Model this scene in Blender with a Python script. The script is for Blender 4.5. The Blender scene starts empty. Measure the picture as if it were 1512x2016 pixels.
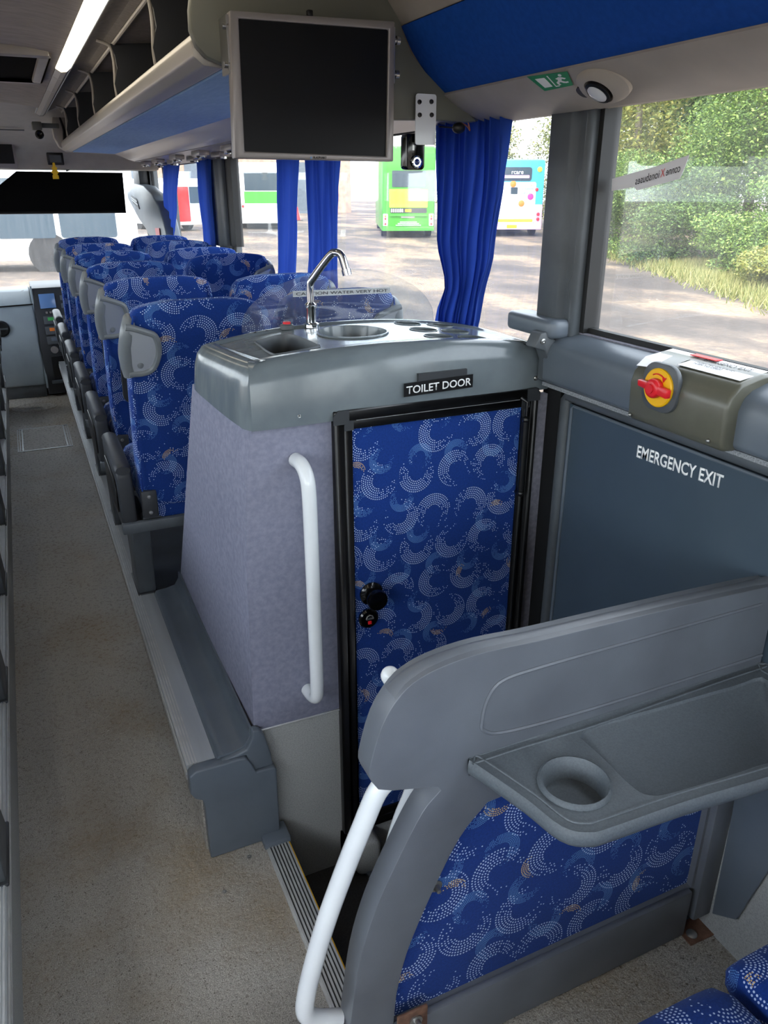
import bpy, bmesh, math, random
from mathutils import Vector, Matrix
from mathutils.geometry import delaunay_2d_cdt
R = math.radians
rnd = random.Random(7)
scene = bpy.context.scene
col = scene.collection

# ------------------------------------------------------------------ camera
# metres; x to the coach's right, y towards its front, z up from the aisle floor
F, CX, CY, EYE = 1510.0, 756.0, 1008.0, 1.60
_d = Vector(((8.0 - CX) / F, -(372.0 - CY) / F, 1.0))
PITCH = math.atan2(_d.y, _d.z)
YAW = math.asin(-_d.normalized().x)
FWD = Vector((math.sin(YAW) * math.cos(PITCH), math.cos(YAW) * math.cos(PITCH), -math.sin(PITCH)))
RGT = Vector((math.cos(YAW), -math.sin(YAW), 0))
UPV = RGT.cross(FWD)
CAMPOS = Vector((0, 0, EYE))
cd = bpy.data.cameras.new('camera')
cam = bpy.data.objects.new('camera', cd); col.objects.link(cam)
cd.sensor_fit = 'HORIZONTAL'; cd.sensor_width = 36.0; cd.lens = F / 1512.0 * 36.0
cd.clip_start = 0.02; cd.clip_end = 600
cam.matrix_world = Matrix(((RGT.x, UPV.x, -FWD.x, 0), (RGT.y, UPV.y, -FWD.y, 0), (RGT.z, UPV.z, -FWD.z, EYE), (0, 0, 0, 1)))
scene.camera = cam

def _ray(x, y): return FWD + RGT * ((x - CX) / F) - UPV * ((y - CY) / F)
def onz(x, y, z): r = _ray(x, y); return CAMPOS + r * ((z - EYE) / r.z)     # pixel -> point on a level plane
def ony(x, y, Y): r = _ray(x, y); return CAMPOS + r * (Y / r.y)              # pixel -> point on a cross plane
def onx(x, y, X): r = _ray(x, y); return CAMPOS + r * (X / r.x)              # pixel -> point on a side plane

# ------------------------------------------------------------------ world, sun, exposure
w = bpy.data.worlds.new('sky'); scene.world = w; w.use_nodes = True
wn = w.node_tree.nodes; wl = w.node_tree.links
bg = wn['Background']
sky = wn.new('ShaderNodeTexSky'); sky.sky_type = 'NISHITA'; sky.sun_disc = False
sky.sun_elevation = R(52); sky.sun_rotation = R(215); sky.air_density = 1.0; sky.dust_density = 3.0; sky.ozone_density = 1.0
hz = wn.new('ShaderNodeMix'); hz.data_type = 'RGBA'; hz.inputs[0].default_value = 0.72
hz.inputs[7].default_value = (6.0, 6.05, 6.2, 1)
wl.new(sky.outputs[0], hz.inputs[6]); wl.new(hz.outputs[2], bg.inputs[0])
bg.inputs[1].default_value = 0.70
sl = bpy.data.lights.new('sun', 'SUN'); sl.energy = 2.6; sl.angle = R(1.0); sl.color = (1.0, 0.94, 0.85)
sun = bpy.data.objects.new('sun', sl); col.objects.link(sun)
_az, _el = R(215), R(58)          # azimuth clockwise from +y: the sun stands behind and to the left
sun.rotation_euler = Vector((-math.sin(_az) * math.cos(_el), -math.cos(_az) * math.cos(_el), -math.sin(_el))).to_track_quat('-Z', 'Y').to_euler()
scene.view_settings.view_transform = 'Standard'; scene.view_settings.look = 'None'
scene.view_settings.gamma = 1.0; scene.view_settings.use_curve_mapping = False
scene.view_settings.exposure = 0.82
LAMP = 2.6                        # strength of all ceiling tubes, the added left and rear lengths too
scene.cycles.max_bounces = 8; scene.cycles.diffuse_bounces = 4; scene.cycles.glossy_bounces = 3; scene.cycles.transparent_max_bounces = 16; scene.cycles.adaptive_threshold = 0.05
scene.cycles.sample_clamp_indirect = 6.0; scene.cycles.use_denoising = True

# ------------------------------------------------------------------ materials
def lin(h):
    h = h.lstrip('#'); o = []
    for i in (0, 2, 4):
        c = int(h[i:i + 2], 16) / 255.0
        o.append(c / 12.92 if c <= 0.04045 else ((c + 0.055) / 1.055) ** 2.4)
    return (o[0], o[1], o[2], 1.0)

class S:                                              # a shader socket with arithmetic
    nt = None
    def __init__(s, o): s.o = o
    @staticmethod
    def m(op, *a):
        n = S.nt.nodes.new('ShaderNodeMath'); n.operation = op
        for i, v in enumerate(a):
            if isinstance(v, S): S.nt.links.new(v.o, n.inputs[i])
            else: n.inputs[i].default_value = v
        return S(n.outputs[0])
    def __add__(s, b): return S.m('ADD', s, b)
    __radd__ = __add__
    def __sub__(s, b): return S.m('SUBTRACT', s, b)
    def __rsub__(s, b): return S.m('SUBTRACT', b, s)
    def __mul__(s, b): return S.m('MULTIPLY', s, b)
    __rmul__ = __mul__
    def __truediv__(s, b): return S.m('DIVIDE', s, b)
    def lt(s, b): return S.m('LESS_THAN', s, b)
    def gt(s, b): return S.m('GREATER_THAN', s, b)
    def fl(s): return S.m('FLOOR', s)
    def ab(s): return S.m('ABSOLUTE', s)

def newmat(name):
    m = bpy.data.materials.new(name); m.use_nodes = True
    return m, m.node_tree, m.node_tree.nodes['Principled BSDF']

def noise_node(nt, scale, detail=4.0, coord='Object', stretch=None, rough=0.55):
    tc = nt.nodes.new('ShaderNodeTexCoord'); n = nt.nodes.new('ShaderNodeTexNoise')
    n.inputs['Scale'].default_value = scale; n.inputs['Detail'].default_value = detail; n.inputs['Roughness'].default_value = rough
    src = tc.outputs[coord]
    if stretch:
        mp = nt.nodes.new('ShaderNodeMapping'); mp.inputs['Scale'].default_value = stretch
        nt.links.new(src, mp.inputs[0]); src = mp.outputs[0]
    nt.links.new(src, n.inputs['Vector'])
    return n

def ramp(nt, src, stops):
    r = nt.nodes.new('ShaderNodeValToRGB'); e = r.color_ramp.elements
    while len(e) < len(stops): e.new(0.5)
    for k, (p, c) in enumerate(stops): e[k].position = p; e[k].color = c
    nt.links.new(src, r.inputs[0]); return r.outputs[0]

def mixc(nt, fac, a, b, mode='MIX'):
    n = nt.nodes.new('ShaderNodeMix'); n.data_type = 'RGBA'; n.blend_type = mode
    for i, v in ((0, fac), (6, a), (7, b)):
        if hasattr(v, 'links'): nt.links.new(v, n.inputs[i])
        else: n.inputs[i].default_value = v
    return n.outputs[2]

def add_bump(nt, b, src, strength, dist=0.002):
    bp = nt.nodes.new('ShaderNodeBump'); bp.inputs['Strength'].default_value = strength; bp.inputs['Distance'].default_value = dist
    nt.links.new(src, bp.inputs['Height']); nt.links.new(bp.outputs[0], b.inputs['Normal'])

def plain(name, c, rough=0.5, metal=0.0, c2=None, nscale=30.0, lo=0.35, hi=0.65, bump=0.0, bscale=None, coat=0.0, stretch=None, spec=0.5):
    m, nt, b = newmat(name)
    b.inputs['Roughness'].default_value = rough; b.inputs['Metallic'].default_value = metal
    b.inputs['Coat Weight'].default_value = coat; b.inputs['Specular IOR Level'].default_value = spec
    if c2:
        n = noise_node(nt, nscale, stretch=stretch)
        nt.links.new(ramp(nt, n.outputs[0], [(lo, lin(c)), (hi, lin(c2))]), b.inputs['Base Color'])
    else: b.inputs['Base Color'].default_value = lin(c)
    if bump:
        n = noise_node(nt, bscale or nscale, 2.0, stretch=stretch); add_bump(nt, b, n.outputs[0], bump)
    return m

def emit(name, c, strength):
    m, nt, b = newmat(name)
    b.inputs['Base Color'].default_value = lin(c); b.inputs['Emission Color'].default_value = lin(c)
    b.inputs['Emission Strength'].default_value = strength; return m

def moquette(name, base='#143884', gain=1.0, scale=1.0):
    """blue seat cloth printed with crescents of dots"""
    m, nt, b = newmat(name); S.nt = nt
    uv = nt.nodes.new('ShaderNodeUVMap'); oi = nt.nodes.new('ShaderNodeObjectInfo'); sp = nt.nodes.new('ShaderNodeSeparateXYZ')
    nt.links.new(uv.outputs[0], sp.inputs[0])
    off = S(oi.outputs['Random']) * 7.31
    U = S(sp.outputs[0]) * scale + off; V = S(sp.outputs[1]) * scale + off * 0.73
    def layer(tile, rad, wid, dr, seed, fat, prob, ou, ov, amax):
        vv = (V + ov) / tile; j = vv.fl()
        uu = (U + ou) / tile + S.m('MODULO', j.ab(), 2.0) * 0.5; i = uu.fl()
        wn_ = nt.nodes.new('ShaderNodeTexWhiteNoise'); wn_.noise_dimensions = '3D'
        cb = nt.nodes.new('ShaderNodeCombineXYZ'); nt.links.new(i.o, cb.inputs[0]); nt.links.new(j.o, cb.inputs[1]); cb.inputs[2].default_value = seed
        nt.links.new(cb.outputs[0], wn_.inputs[0])
        sc_ = nt.nodes.new('ShaderNodeSeparateColor'); nt.links.new(wn_.outputs['Color'], sc_.inputs[0])
        r1, r2, r3 = (S(sc_.outputs[k]) for k in range(3))
        px = uu - i - 0.5 + (r2 - 0.5) * 0.10; py = vv - j - 0.5 + (r3 - 0.5) * 0.10
        ang = S.m('ARCTAN2', py, px) - r1 * 6.2832
        ang = ang - ((ang + 3.14159) / 6.28318).fl() * 6.28318
        r = S.m('SQRT', px * px + py * py) * tile
        k = (r / dr).fl(); rc = (k + 0.5) * dr
        nk = (rc * (6.28318 / dr) + 0.5).fl()
        t = (ang + 3.14159) / 6.28318 * nk; tf = t.fl()
        ds = (t - tf - 0.5) * rc * 6.28318 / nk; dr_ = r - rc
        dd = S.m('SQRT', ds * ds + dr_ * dr_)
        aa = ang.ab() / amax
        inner = (1.0 - (1.0 - aa * aa * aa * 0.8) * wid) * rad
        ok = rc.gt(inner) * rc.lt(rad) * aa.lt(1.0) * S(wn_.outputs['Value']).lt(prob)
        wt = nt.nodes.new('ShaderNodeTexWhiteNoise'); wt.noise_dimensions = '3D'
        c2 = nt.nodes.new('ShaderNodeCombineXYZ'); nt.links.new(k.o, c2.inputs[0]); nt.links.new(tf.o, c2.inputs[1]); nt.links.new(i.o, c2.inputs[2])
        nt.links.new(c2.outputs[0], wt.inputs[0])
        ok = ok * S(wt.outputs['Value']).lt(1.30 - aa * 1.15)
        return dd.lt((1.0 - aa * 0.25) * (dr * fat)) * ok
    big = layer(0.118, 0.060, 0.66, 0.0064, 1.0, 0.29, 0.97, 0, 0, 2.9)
    mid = layer(0.118, 0.038, 0.62, 0.0032, 5.0, 0.34, 0.92, 0.052, 0.064, 2.7)
    gold = layer(0.185, 0.030, 0.50, 0.0045, 9.0, 0.36, 0.75, 0.03, 0.05, 1.5)
    n = noise_node(nt, 260.0, 2.0, 'UV'); wv = noise_node(nt, 14.0, 3.0, 'UV')
    bc = lin(base); dk = tuple(x * 0.72 for x in bc[:3]) + (1,)
    c = ramp(nt, n.outputs[0], [(0.3, dk), (0.7, bc)])
    c = mixc(nt, mid.o, c, lin('#5f8fcc')); c = mixc(nt, big.o, c, lin('#afc2e4')); c = mixc(nt, gold.o, c, lin('#c9ac74'))
    nt.links.new(c, b.inputs['Base Color'])
    b.inputs['Roughness'].default_value = 0.92; b.inputs['Specular IOR Level'].default_value = 0.2
    b.inputs['Sheen Weight'].default_value = 0.18; b.inputs['Sheen Tint'].default_value = (0.5, 0.65, 1, 1)
    add_bump(nt, b, n.outputs[0], 0.25, 0.001)
    return m

def glass(name, tint=(0.93, 0.96, 0.97), dust=0.03, gloss=0.05):
    """thin pane: clear, a little mirror, a veil of dust"""
    m = bpy.data.materials.new(name); m.use_nodes = True; nt = m.node_tree; nt.nodes.remove(nt.nodes['Principled BSDF'])
    out = nt.nodes['Material Output']
    t = nt.nodes.new('ShaderNodeBsdfTransparent'); t.inputs[0].default_value = tint + (1,)
    g = nt.nodes.new('ShaderNodeBsdfGlossy'); g.inputs['Roughness'].default_value = 0.02
    d = nt.nodes.new('ShaderNodeBsdfTranslucent'); d.inputs[0].default_value = (0.85, 0.85, 0.85, 1)
    fr = nt.nodes.new('ShaderNodeFresnel'); fr.inputs[0].default_value = 1.35
    S.nt = nt
    m1 = nt.nodes.new('ShaderNodeMixShader'); nt.links.new((S(fr.outputs[0]) * 0.22 + gloss * 0.2).o, m1.inputs[0])
    nt.links.new(t.outputs[0], m1.inputs[1]); nt.links.new(g.outputs[0], m1.inputs[2])
    n = noise_node(nt, 3.0, 6.0, 'Object', (14.0, 14.0, 1.0))
    m2 = nt.nodes.new('ShaderNodeMixShader'); nt.links.new((S(n.outputs[0]) * (dust * 2)).o, m2.inputs[0])
    nt.links.new(m1.outputs[0], m2.inputs[1]); nt.links.new(d.outputs[0], m2.inputs[2])
    nt.links.new(m2.outputs[0], out.inputs[0]); return m

def cloth_translucent(name, c, c2):
    m = bpy.data.materials.new(name); m.use_nodes = True; nt = m.node_tree; b = nt.nodes['Principled BSDF']; out = nt.nodes['Material Output']
    b.inputs['Base Color'].default_value = lin(c); b.inputs['Roughness'].default_value = 0.8; b.inputs['Specular IOR Level'].default_value = 0.25
    t = nt.nodes.new('ShaderNodeBsdfTranslucent'); t.inputs[0].default_value = lin(c2)
    mx = nt.nodes.new('ShaderNodeMixShader'); mx.inputs[0].default_value = 0.35
    nt.links.new(b.outputs[0], mx.inputs[1]); nt.links.new(t.outputs[0], mx.inputs[2]); nt.links.new(mx.outputs[0], out.inputs[0]); return m

def floor_vinyl(name, dirt=1.0):
    m, nt, b = newmat(name)
    fine = noise_node(nt, 420.0, 2.0); mid = noise_node(nt, 60.0, 6.0, rough=0.7); big = noise_node(nt, 2.6, 5.0); sp = noise_node(nt, 170.0, 1.0)
    c = ramp(nt, fine.outputs[0], [(0.32, lin('#7d7a74')), (0.68, lin('#c6c1b8'))])
    c = mixc(nt, ramp(nt, sp.outputs[0], [(0.30, (1, 1, 1, 1)), (0.36, (0, 0, 0, 1))]), c, lin('#6b665e'))
    c = mixc(nt, ramp(nt, big.outputs[0], [(0.46, (0, 0, 0, 1)), (0.72, (0.8 * dirt, 0.8 * dirt, 0.8 * dirt, 1))]), c, lin('#8f7d62'))
    c = mixc(nt, ramp(nt, mid.outputs[0], [(0.5, (0, 0, 0, 1)), (0.85, (0.4, 0.4, 0.4, 1))]), c, lin('#716a60'))
    nt.links.new(c, b.inputs['Base Color'])
    S.nt = nt
    nt.links.new((S(mid.outputs[0]) * 0.34 + 0.12).o, b.inputs['Roughness'])
    add_bump(nt, b, mid.outputs[0], 0.8, 0.008); return m

M = {}
M['floor'] = floor_vinyl('speckled vinyl'); M['floor_clean'] = floor_vinyl('speckled vinyl clean', 0.15)
M['fabric'] = moquette('dotted blue moquette'); M['fabric_door'] = moquette('dotted blue door cloth', scale=1.18)
M['grey'] = plain('blue grey moulded plastic', '#59626c', 0.36, c2='#626b75', nscale=6, bump=0.06, bscale=900)
M['grey_dark'] = plain('dark grey plastic', '#484c50', 0.45, c2='#53595e', nscale=8)
M['charcoal'] = plain('charcoal plastic', '#2f3236', 0.5)
M['partition'] = plain('scuffed grey moulding', '#5d6168', 0.34, c2='#696e76', nscale=5, bump=0.10, bscale=700)
M['tray'] = plain('grained tray plastic', '#555c62', 0.5, c2='#5f676d', nscale=300, bump=0.25, bscale=900)
M['counter'] = plain('worn counter plastic', '#626b70', 0.2, c2='#70797d', nscale=7, stretch=(1, 4, 1), coat=0.15)
M['carpet'] = plain('lavender grey wall carpet', '#7c7e90', 0.95, c2='#898b9d', nscale=70, bump=0.35, bscale=500, spec=0.15)
M['carpet_dark'] = plain('grey carpet', '#70707c', 0.95, c2='#82828c', nscale=90, bump=0.3, bscale=500, spec=0.15)
M['vinyl_wall'] = plain('speckled wall vinyl', '#8d8f8e', 0.6, c2='#a9aba9', nscale=330, lo=0.3, hi=0.6, bump=0.15, bscale=400)
M['black'] = plain('black painted frame', '#0b0b0d', 0.35)
M['matt_black'] = plain('matt black', '#0a0a0b', 1.0, spec=0.05)
M['rubber'] = plain('black rubber', '#101112', 0.6)
M['black_gloss'] = plain('black gloss', '#070708', 0.12)
M['screen'] = plain('dark screen', '#05080c', 0.4, spec=0.25)
M['white'] = plain('white enamel', '#dfe3e6', 0.25, c2='#e6eaec', nscale=9, coat=0.3)
M['white_matt'] = plain('white print', '#f0f2f2', 0.6)
M['alu'] = plain('brushed aluminium', '#b4babe', 0.36, 0.45, c2='#c3c9cc', nscale=20, stretch=(1, 0.05, 1))
M['alu_rib'] = plain('ribbed aluminium', '#c2c4c4', 0.42, 0.55, c2='#d2d4d4', nscale=30)
M['chrome'] = plain('chrome', '#e8ebee', 0.06, 1.0)
M['steel'] = plain('bolt steel', '#a8a8a6', 0.3, 0.9)
M['handle'] = plain('silver grey handle plastic', '#6f7477', 0.3, c2='#7a7f82', nscale=9)
M['scoop'] = plain('bright grip insert', '#c8ccd0', 0.22, 0.55)
M['beige'] = plain('warm grey trim', '#a39c92', 0.5, c2='#aba499', nscale=12)
M['silver_beige'] = plain('silver beige rack trim', '#b5b0a6', 0.35, 0.25)  # the rack trim's own silver-beige, paler than the warm grey
M['ceiling'] = plain('brown grey headlining', '#aaa092', 0.9, c2='#b9af9f', nscale=40, bump=0.2, bscale=600, spec=0.15, stretch=(0.3, 1, 1))
M['rack_dark'] = plain('dark rack lining', '#7d766f', 0.9, c2='#8a837b', nscale=60, spec=0.15)
M['endpanel'] = plain('olive grey end panel', '#6c6d62', 0.5)
M['blue_panel'] = plain('blue covered panel', '#12489c', 0.75, c2='#154fa8', nscale=80, spec=0.2)
M['rack_blue'] = plain('light blue rack cloth', '#86a8d0', 0.85, c2='#93b4d8', nscale=30, stretch=(3, 0.4, 1), spec=0.2)
M['curtain'] = cloth_translucent('blue curtain', '#23479c', '#2d49a8')
M['silver'] = plain('silver bezel', '#918c8a', 0.35, 0.35)
M['red'] = plain('red plastic', '#d8232c', 0.3)
M['yellow'] = plain('yellow plastic', '#eeb60a', 0.45)
M['green'] = plain('green sign', '#0f8a55', 0.5)
M['olive'] = plain('olive brown housing', '#55554a', 0.3, c2='#5c5c51', nscale=20, bump=0.06, bscale=900)
M['door_panel'] = plain('slate blue painted panel', '#3f4c57', 0.22, c2='#44515c', nscale=3)
M['felt'] = plain('grey felt strip', '#6d7176', 0.95, c2='#9a9ea2', nscale=300, bump=0.5, bscale=500)
M['window'] = glass('window glass', dust=0.022)
M['windscreen'] = glass('windscreen glass', dust=0.03)
M['acrylic'] = glass('clear acrylic', (0.90, 0.93, 0.95), dust=0.05, gloss=0.2)
M['lens'] = plain('clear lens', '#d9dde0', 0.08, coat=0.5)
M['lamp'] = emit('tube diffuser', '#fff3dc', LAMP)
M['diffuser'] = plain('clear ribbed diffuser', '#d8d2c4', 0.2)
M['dash'] = plain('grey blue dashboard', '#8b979e', 0.5, c2='#98a4aa', nscale=4)
M['rust'] = plain('rusty plate', '#5a4034', 0.7, c2='#7b5a48', nscale=50)
M['dark_step'] = plain('dark step tread', '#2b2b2c', 0.7, c2='#3a3a3a', nscale=200, bump=0.3)
M['lcd_blue'] = plain('blue lcd', '#6a8fc4', 0.2)
M['lcd_green'] = plain('green lcd', '#49b05a', 0.3)
M['orange'] = plain('orange lens', '#e8812a', 0.3)
M['paper'] = plain('paper label', '#e9e9ec', 0.6)
M['print'] = plain('dark print', '#1b1c22', 0.6)
M['air_yellow'] = plain('yellow card', '#f2c21b', 0.6)
M['strip_paper'] = plain('silver tape', '#b7bcc0', 0.4, 0.3)

# ------------------------------------------------------------------ mesh helpers
class MB:
    def __init__(s): s.v = []; s.f = []
    def add(s, vs, fs):
        o = len(s.v); s.v += [tuple(p) for p in vs]; s.f += [tuple(i + o for i in f) for f in fs]; return s
    def box(s, x0, x1, y0, y1, z0, z1):
        return s.add([(x0, y0, z0), (x1, y0, z0), (x1, y1, z0), (x0, y1, z0), (x0, y0, z1), (x1, y0, z1), (x1, y1, z1), (x0, y1, z1)],
                     [(0, 3, 2, 1), (4, 5, 6, 7), (0, 1, 5, 4), (1, 2, 6, 5), (2, 3, 7, 6), (3, 0, 4, 7)])
    def prism(s, poly, axis, a, b):
        n = len(poly)
        def P(p, t):
            return {'x': (t, p[0], p[1]), 'y': (p[0], t, p[1]), 'z': (p[0], p[1], t)}[axis]
        return s.add([P(p, a) for p in poly] + [P(p, b) for p in poly],
                     [tuple(range(n)), tuple(range(2 * n - 1, n - 1, -1))] + [((i + 1) % n, i, n + i, n + (i + 1) % n) for i in range(n)])
    def loft(s, rings, caps=True, closed=True):
        n = len(rings[0]); vs = [p for r in rings for p in r]; fs = []
        for k in range(len(rings) - 1):
            for i in range(n if closed else n - 1):
                j = (i + 1) % n; fs.append((k * n + i, k * n + j, (k + 1) * n + j, (k + 1) * n + i))
        if caps and closed: fs += [tuple(range(n - 1, -1, -1)), tuple(range((len(rings) - 1) * n, len(rings) * n))]
        return s.add(vs, fs)
    def tube(s, pts, r, n=10, caps=True, closed=False, flat=1.0):
        pts = [Vector(p) for p in pts]; m = len(pts); rings = []; prev = None
        for k in range(m):
            if closed: t = pts[(k + 1) % m] - pts[k - 1]
            else: t = pts[min(k + 1, m - 1)] - pts[max(k - 1, 0)]
            t.normalize()
            if prev is None:
                u = t.cross(Vector((0, 0, 1)) if abs(t.z) < 0.9 else Vector((1, 0, 0))).normalized()
            else: u = (prev - t * prev.dot(t)).normalized()
            prev = u; q = t.cross(u); rr = r[k] if isinstance(r, (list, tuple)) else r
            rings.append([pts[k] + u * (rr * math.cos(a)) + q * (rr * flat * math.sin(a)) for a in (2 * math.pi * i / n for i in range(n))])
        if closed: rings.append(rings[0])
        return s.loft(rings, caps and not closed)
    def lathe(s, prof, c, ax='z', n=20, sy=1.0):
        c = Vector(c); rings = []
        for r, h in prof:
            ring = []
            for i in range(n):
                a = 2 * math.pi * i / n; u, q = r * math.cos(a), r * sy * math.sin(a)
                ring.append(c + Vector({'z': (u, q, h), 'y': (u, h, q), 'x': (h, u, q)}[ax]))
            rings.append(ring)
        return s.loft(rings)
    def ball(s, c, rx, ry=None, rz=None, n=14, m=9):
        ry = ry or rx; rz = rz or rx
        return s.lathe([(max(1e-4, math.sin(math.pi * k / m)), -math.cos(math.pi * k / m)) for k in range(m + 1)], (0, 0, 0), 'z', n).xf(lambda p: (c[0] + p[0] * rx, c[1] + p[1] * ry, c[2] + p[2] * rz), n * (m + 1))
    def xf(s, fn, last=None):
        k = 0 if last is None else len(s.v) - last
        s.v[k:] = [tuple(fn(p)) for p in s.v[k:]]; return s
    def grid(s, fn, nu, nv):
        return s.add([fn(i / nu, j / nv) for j in range(nv + 1) for i in range(nu + 1)],
                     [(j * (nu + 1) + i, j * (nu + 1) + i + 1, (j + 1) * (nu + 1) + i + 1, (j + 1) * (nu + 1) + i) for j in range(nv) for i in range(nu)])
    def build(s, name, mat, parent=None, bevel=0.0, seg=2, angle=35, solid=0.0, flip=False):
        me = bpy.data.meshes.new(name)
        off = worldloc(parent) if parent else None
        if off is None:
            xs, ys, zs = zip(*s.v); off = Vector(((min(xs) + max(xs)) / 2, (min(ys) + max(ys)) / 2, min(zs)))
        bm = bmesh.new()
        vs = [bm.verts.new(Vector(p) - off) for p in s.v]
        for f in s.f:
            try: bm.faces.new([vs[i] for i in f])
            except ValueError: pass
        bmesh.ops.remove_doubles(bm, verts=bm.verts, dist=1e-6)
        bmesh.ops.recalc_face_normals(bm, faces=bm.faces)
        if solid: bmesh.ops.solidify(bm, geom=bm.faces[:], thickness=solid); bmesh.ops.recalc_face_normals(bm, faces=bm.faces)
        if bevel:
            ed = [e for e in bm.edges if len(e.link_faces) == 2 and e.calc_face_angle(0) > R(30)]
            bmesh.ops.bevel(bm, geom=ed, offset=bevel, segments=seg, profile=0.5, affect='EDGES', clamp_overlap=True)
        uv = bm.loops.layers.uv.new('UVMap')
        for f in bm.faces:
            n = f.normal; a = max(range(3), key=lambda i: abs(n[i]))
            for l in f.loops:
                p = l.vert.co; l[uv].uv = ((p.y, p.z), (p.x, p.z), (p.x, p.y))[a]
            f.smooth = True
        bm.to_mesh(me); bm.free()
        me.set_sharp_from_angle(angle=R(angle))
        me.materials.append(M[mat] if isinstance(mat, str) else mat)
        o = bpy.data.objects.new(name, me); col.objects.link(o)
        if parent: o.parent = parent
        else: o.location = off
        return o

def worldloc(o):
    p = Vector((0, 0, 0))
    while o: p += o.location; o = o.parent
    return p
def tag(o, label=None, cat=None, group=None, kind=None):
    if label: o['label'] = label
    if cat: o['category'] = cat
    if group: o['group'] = group
    if kind: o['kind'] = kind
    return o
def thing(name, label, cat, loc=(0, 0, 0), group=None, kind=None):
    o = bpy.data.objects.new(name, None); o.empty_display_size = 0.1; o.location = loc; col.objects.link(o)
    return tag(o, label, cat, group, kind)
def struct(o, label=None, cat=None): return tag(o, label, cat, None, 'structure')
def B(name, mat, parent, x0, x1, y0, y1, z0, z1, bevel=0.0, seg=2): return MB().box(x0, x1, y0, y1, z0, z1).build(name, mat, parent, bevel, seg)
def clone(o, parent=None):
    c = o.copy(); col.objects.link(c); c.parent = parent
    for ch in o.children: clone(ch, c)
    return c
def rrect(x0, x1, z0, z1, r, n=5, corners=(1, 1, 1, 1)):
    out = []
    for k, (cx, cz, a0) in enumerate(((x1 - r, z0 + r, -90), (x1 - r, z1 - r, 0), (x0 + r, z1 - r, 90), (x0 + r, z0 + r, 180))):
        if corners[k]: out += [(cx + r * math.cos(R(a0 + 90 * i / n)), cz + r * math.sin(R(a0 + 90 * i / n))) for i in range(n + 1)]
        else: out.append(((x1, z0), (x1, z1), (x0, z1), (x0, z0))[k])
    return out
def bez(p, n=12):                                     # Catmull-Rom through the points
    p = [Vector(q) for q in p]; out = []
    q = [p[0] * 2 - p[1]] + p + [p[-1] * 2 - p[-2]]
    for i in range(1, len(q) - 2):
        for k in range(n):
            t = k / n; a, b, c, d = q[i - 1:i + 3]
            out.append(0.5 * ((2 * b) + (c - a) * t + (2 * a - 5 * b + 4 * c - d) * t * t + (3 * b - a - 3 * c + d) * t ** 3))
    out.append(p[-1]); return out
def text(name, body, mat, parent, origin, xdir, ydir, size, fit=None, extrude=0.0006, bold=0.0, align='LEFT'):
    """flat lettering as a mesh: origin = left end of the baseline, fit = wanted length"""
    cu = bpy.data.curves.new(name, 'FONT'); cu.body = body; cu.size = 1.0; cu.offset = bold; cu.resolution_u = 3; cu.align_x = align
    t = bpy.data.objects.new(name, cu); col.objects.link(t); bpy.context.view_layer.update()
    me = bpy.data.meshes.new_from_object(t.evaluated_get(bpy.context.evaluated_depsgraph_get()))
    bpy.data.objects.remove(t); bpy.data.curves.remove(cu)
    xs = [v.co.x for v in me.vertices]; x0, wd = min(xs), max(xs) - min(xs)
    xd, yd = Vector(xdir).normalized(), Vector(ydir).normalized(); nz = xd.cross(yd); sx = fit / wd if fit else size / 0.73
    base = Vector(origin) - worldloc(parent)
    for v in me.vertices: v.co = base + xd * ((v.co.x - x0) * sx) + yd * (v.co.y * size / 0.73) + nz * 0.0004
    me.materials.append(M[mat]); o = bpy.data.objects.new(name, me); col.objects.link(o); o.parent = parent
    if extrude:
        md = o.modifiers.new('thickness', 'SOLIDIFY'); md.thickness = extrude; md.offset = 0
    return o

# ------------------------------------------------------------------ the coach body
XW, ZP, ZS, ZT = 1.19, 0.28, 1.285, 1.775            # side wall, seat platform, window sill, window head
AR, AL, WELL = 0.205, -0.243, 0.385                   # aisle edges, edge of the stairwell
ZR = 0.08                                             # the rear floor is a low step up
YU = 1.57                                             # rear face of the toilet unit
NOSE, TAIL, YP = 7.75, -1.75, 0.84                    # windscreen, rear wall, partition

fl = thing('floor', 'speckled beige vinyl aisle floor of the coach', 'floor', (0, 3, 0), kind='structure')
B('aisle_floor', 'floor', fl, AL, AR, YU, 7.2, -0.06, 0)
B('rear_floor', 'floor', fl, AL, WELL, YP, YU, -0.06, 0)
B('back_floor', 'floor', fl, -XW, XW, TAIL, YP, -0.06, ZR)
B('back_floor_edge', 'floor', fl, AL, WELL, YP, 0.93, 0, ZR)
# a screwed access hatch in the aisle
hx0, hx1, hy0, hy1 = -0.195, 0.145, 5.37, 5.93
fh = MB()
for a, b in ((0.0, 0.004), (0.014, 0.018), (0.028, 0.036)):
    fh.box(hx0 + a, hx0 + b, hy0, hy1, 0, 0.004).box(hx1 - b, hx1 - a, hy0, hy1, 0, 0.004)
fh.box(hx0, hx1, hy0, hy0 + 0.012, 0, 0.004).box(hx0, hx1, hy1 - 0.012, hy1, 0, 0.004)
hh = B('hatch_plate', 'floor_clean', fl, hx0 + 0.036, hx1 - 0.036, hy0 + 0.012, hy1 - 0.012, 0, 0.003)
fh.build('hatch_frame', 'alu', fl)
oh = MB().lathe([(0.17, 0), (0.17, 0.004), (0.155, 0.005), (0.155, 0.003), (0.001, 0.003)], (-0.06, 6.55, 0), 'z', 32, 0.75).build('oval_hatch', 'floor_clean', fl)
MB().box(-0.13, -0.02, 6.5, 6.53, 0.003, 0.006).build('hatch_pull', 'steel', oh)
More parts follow.
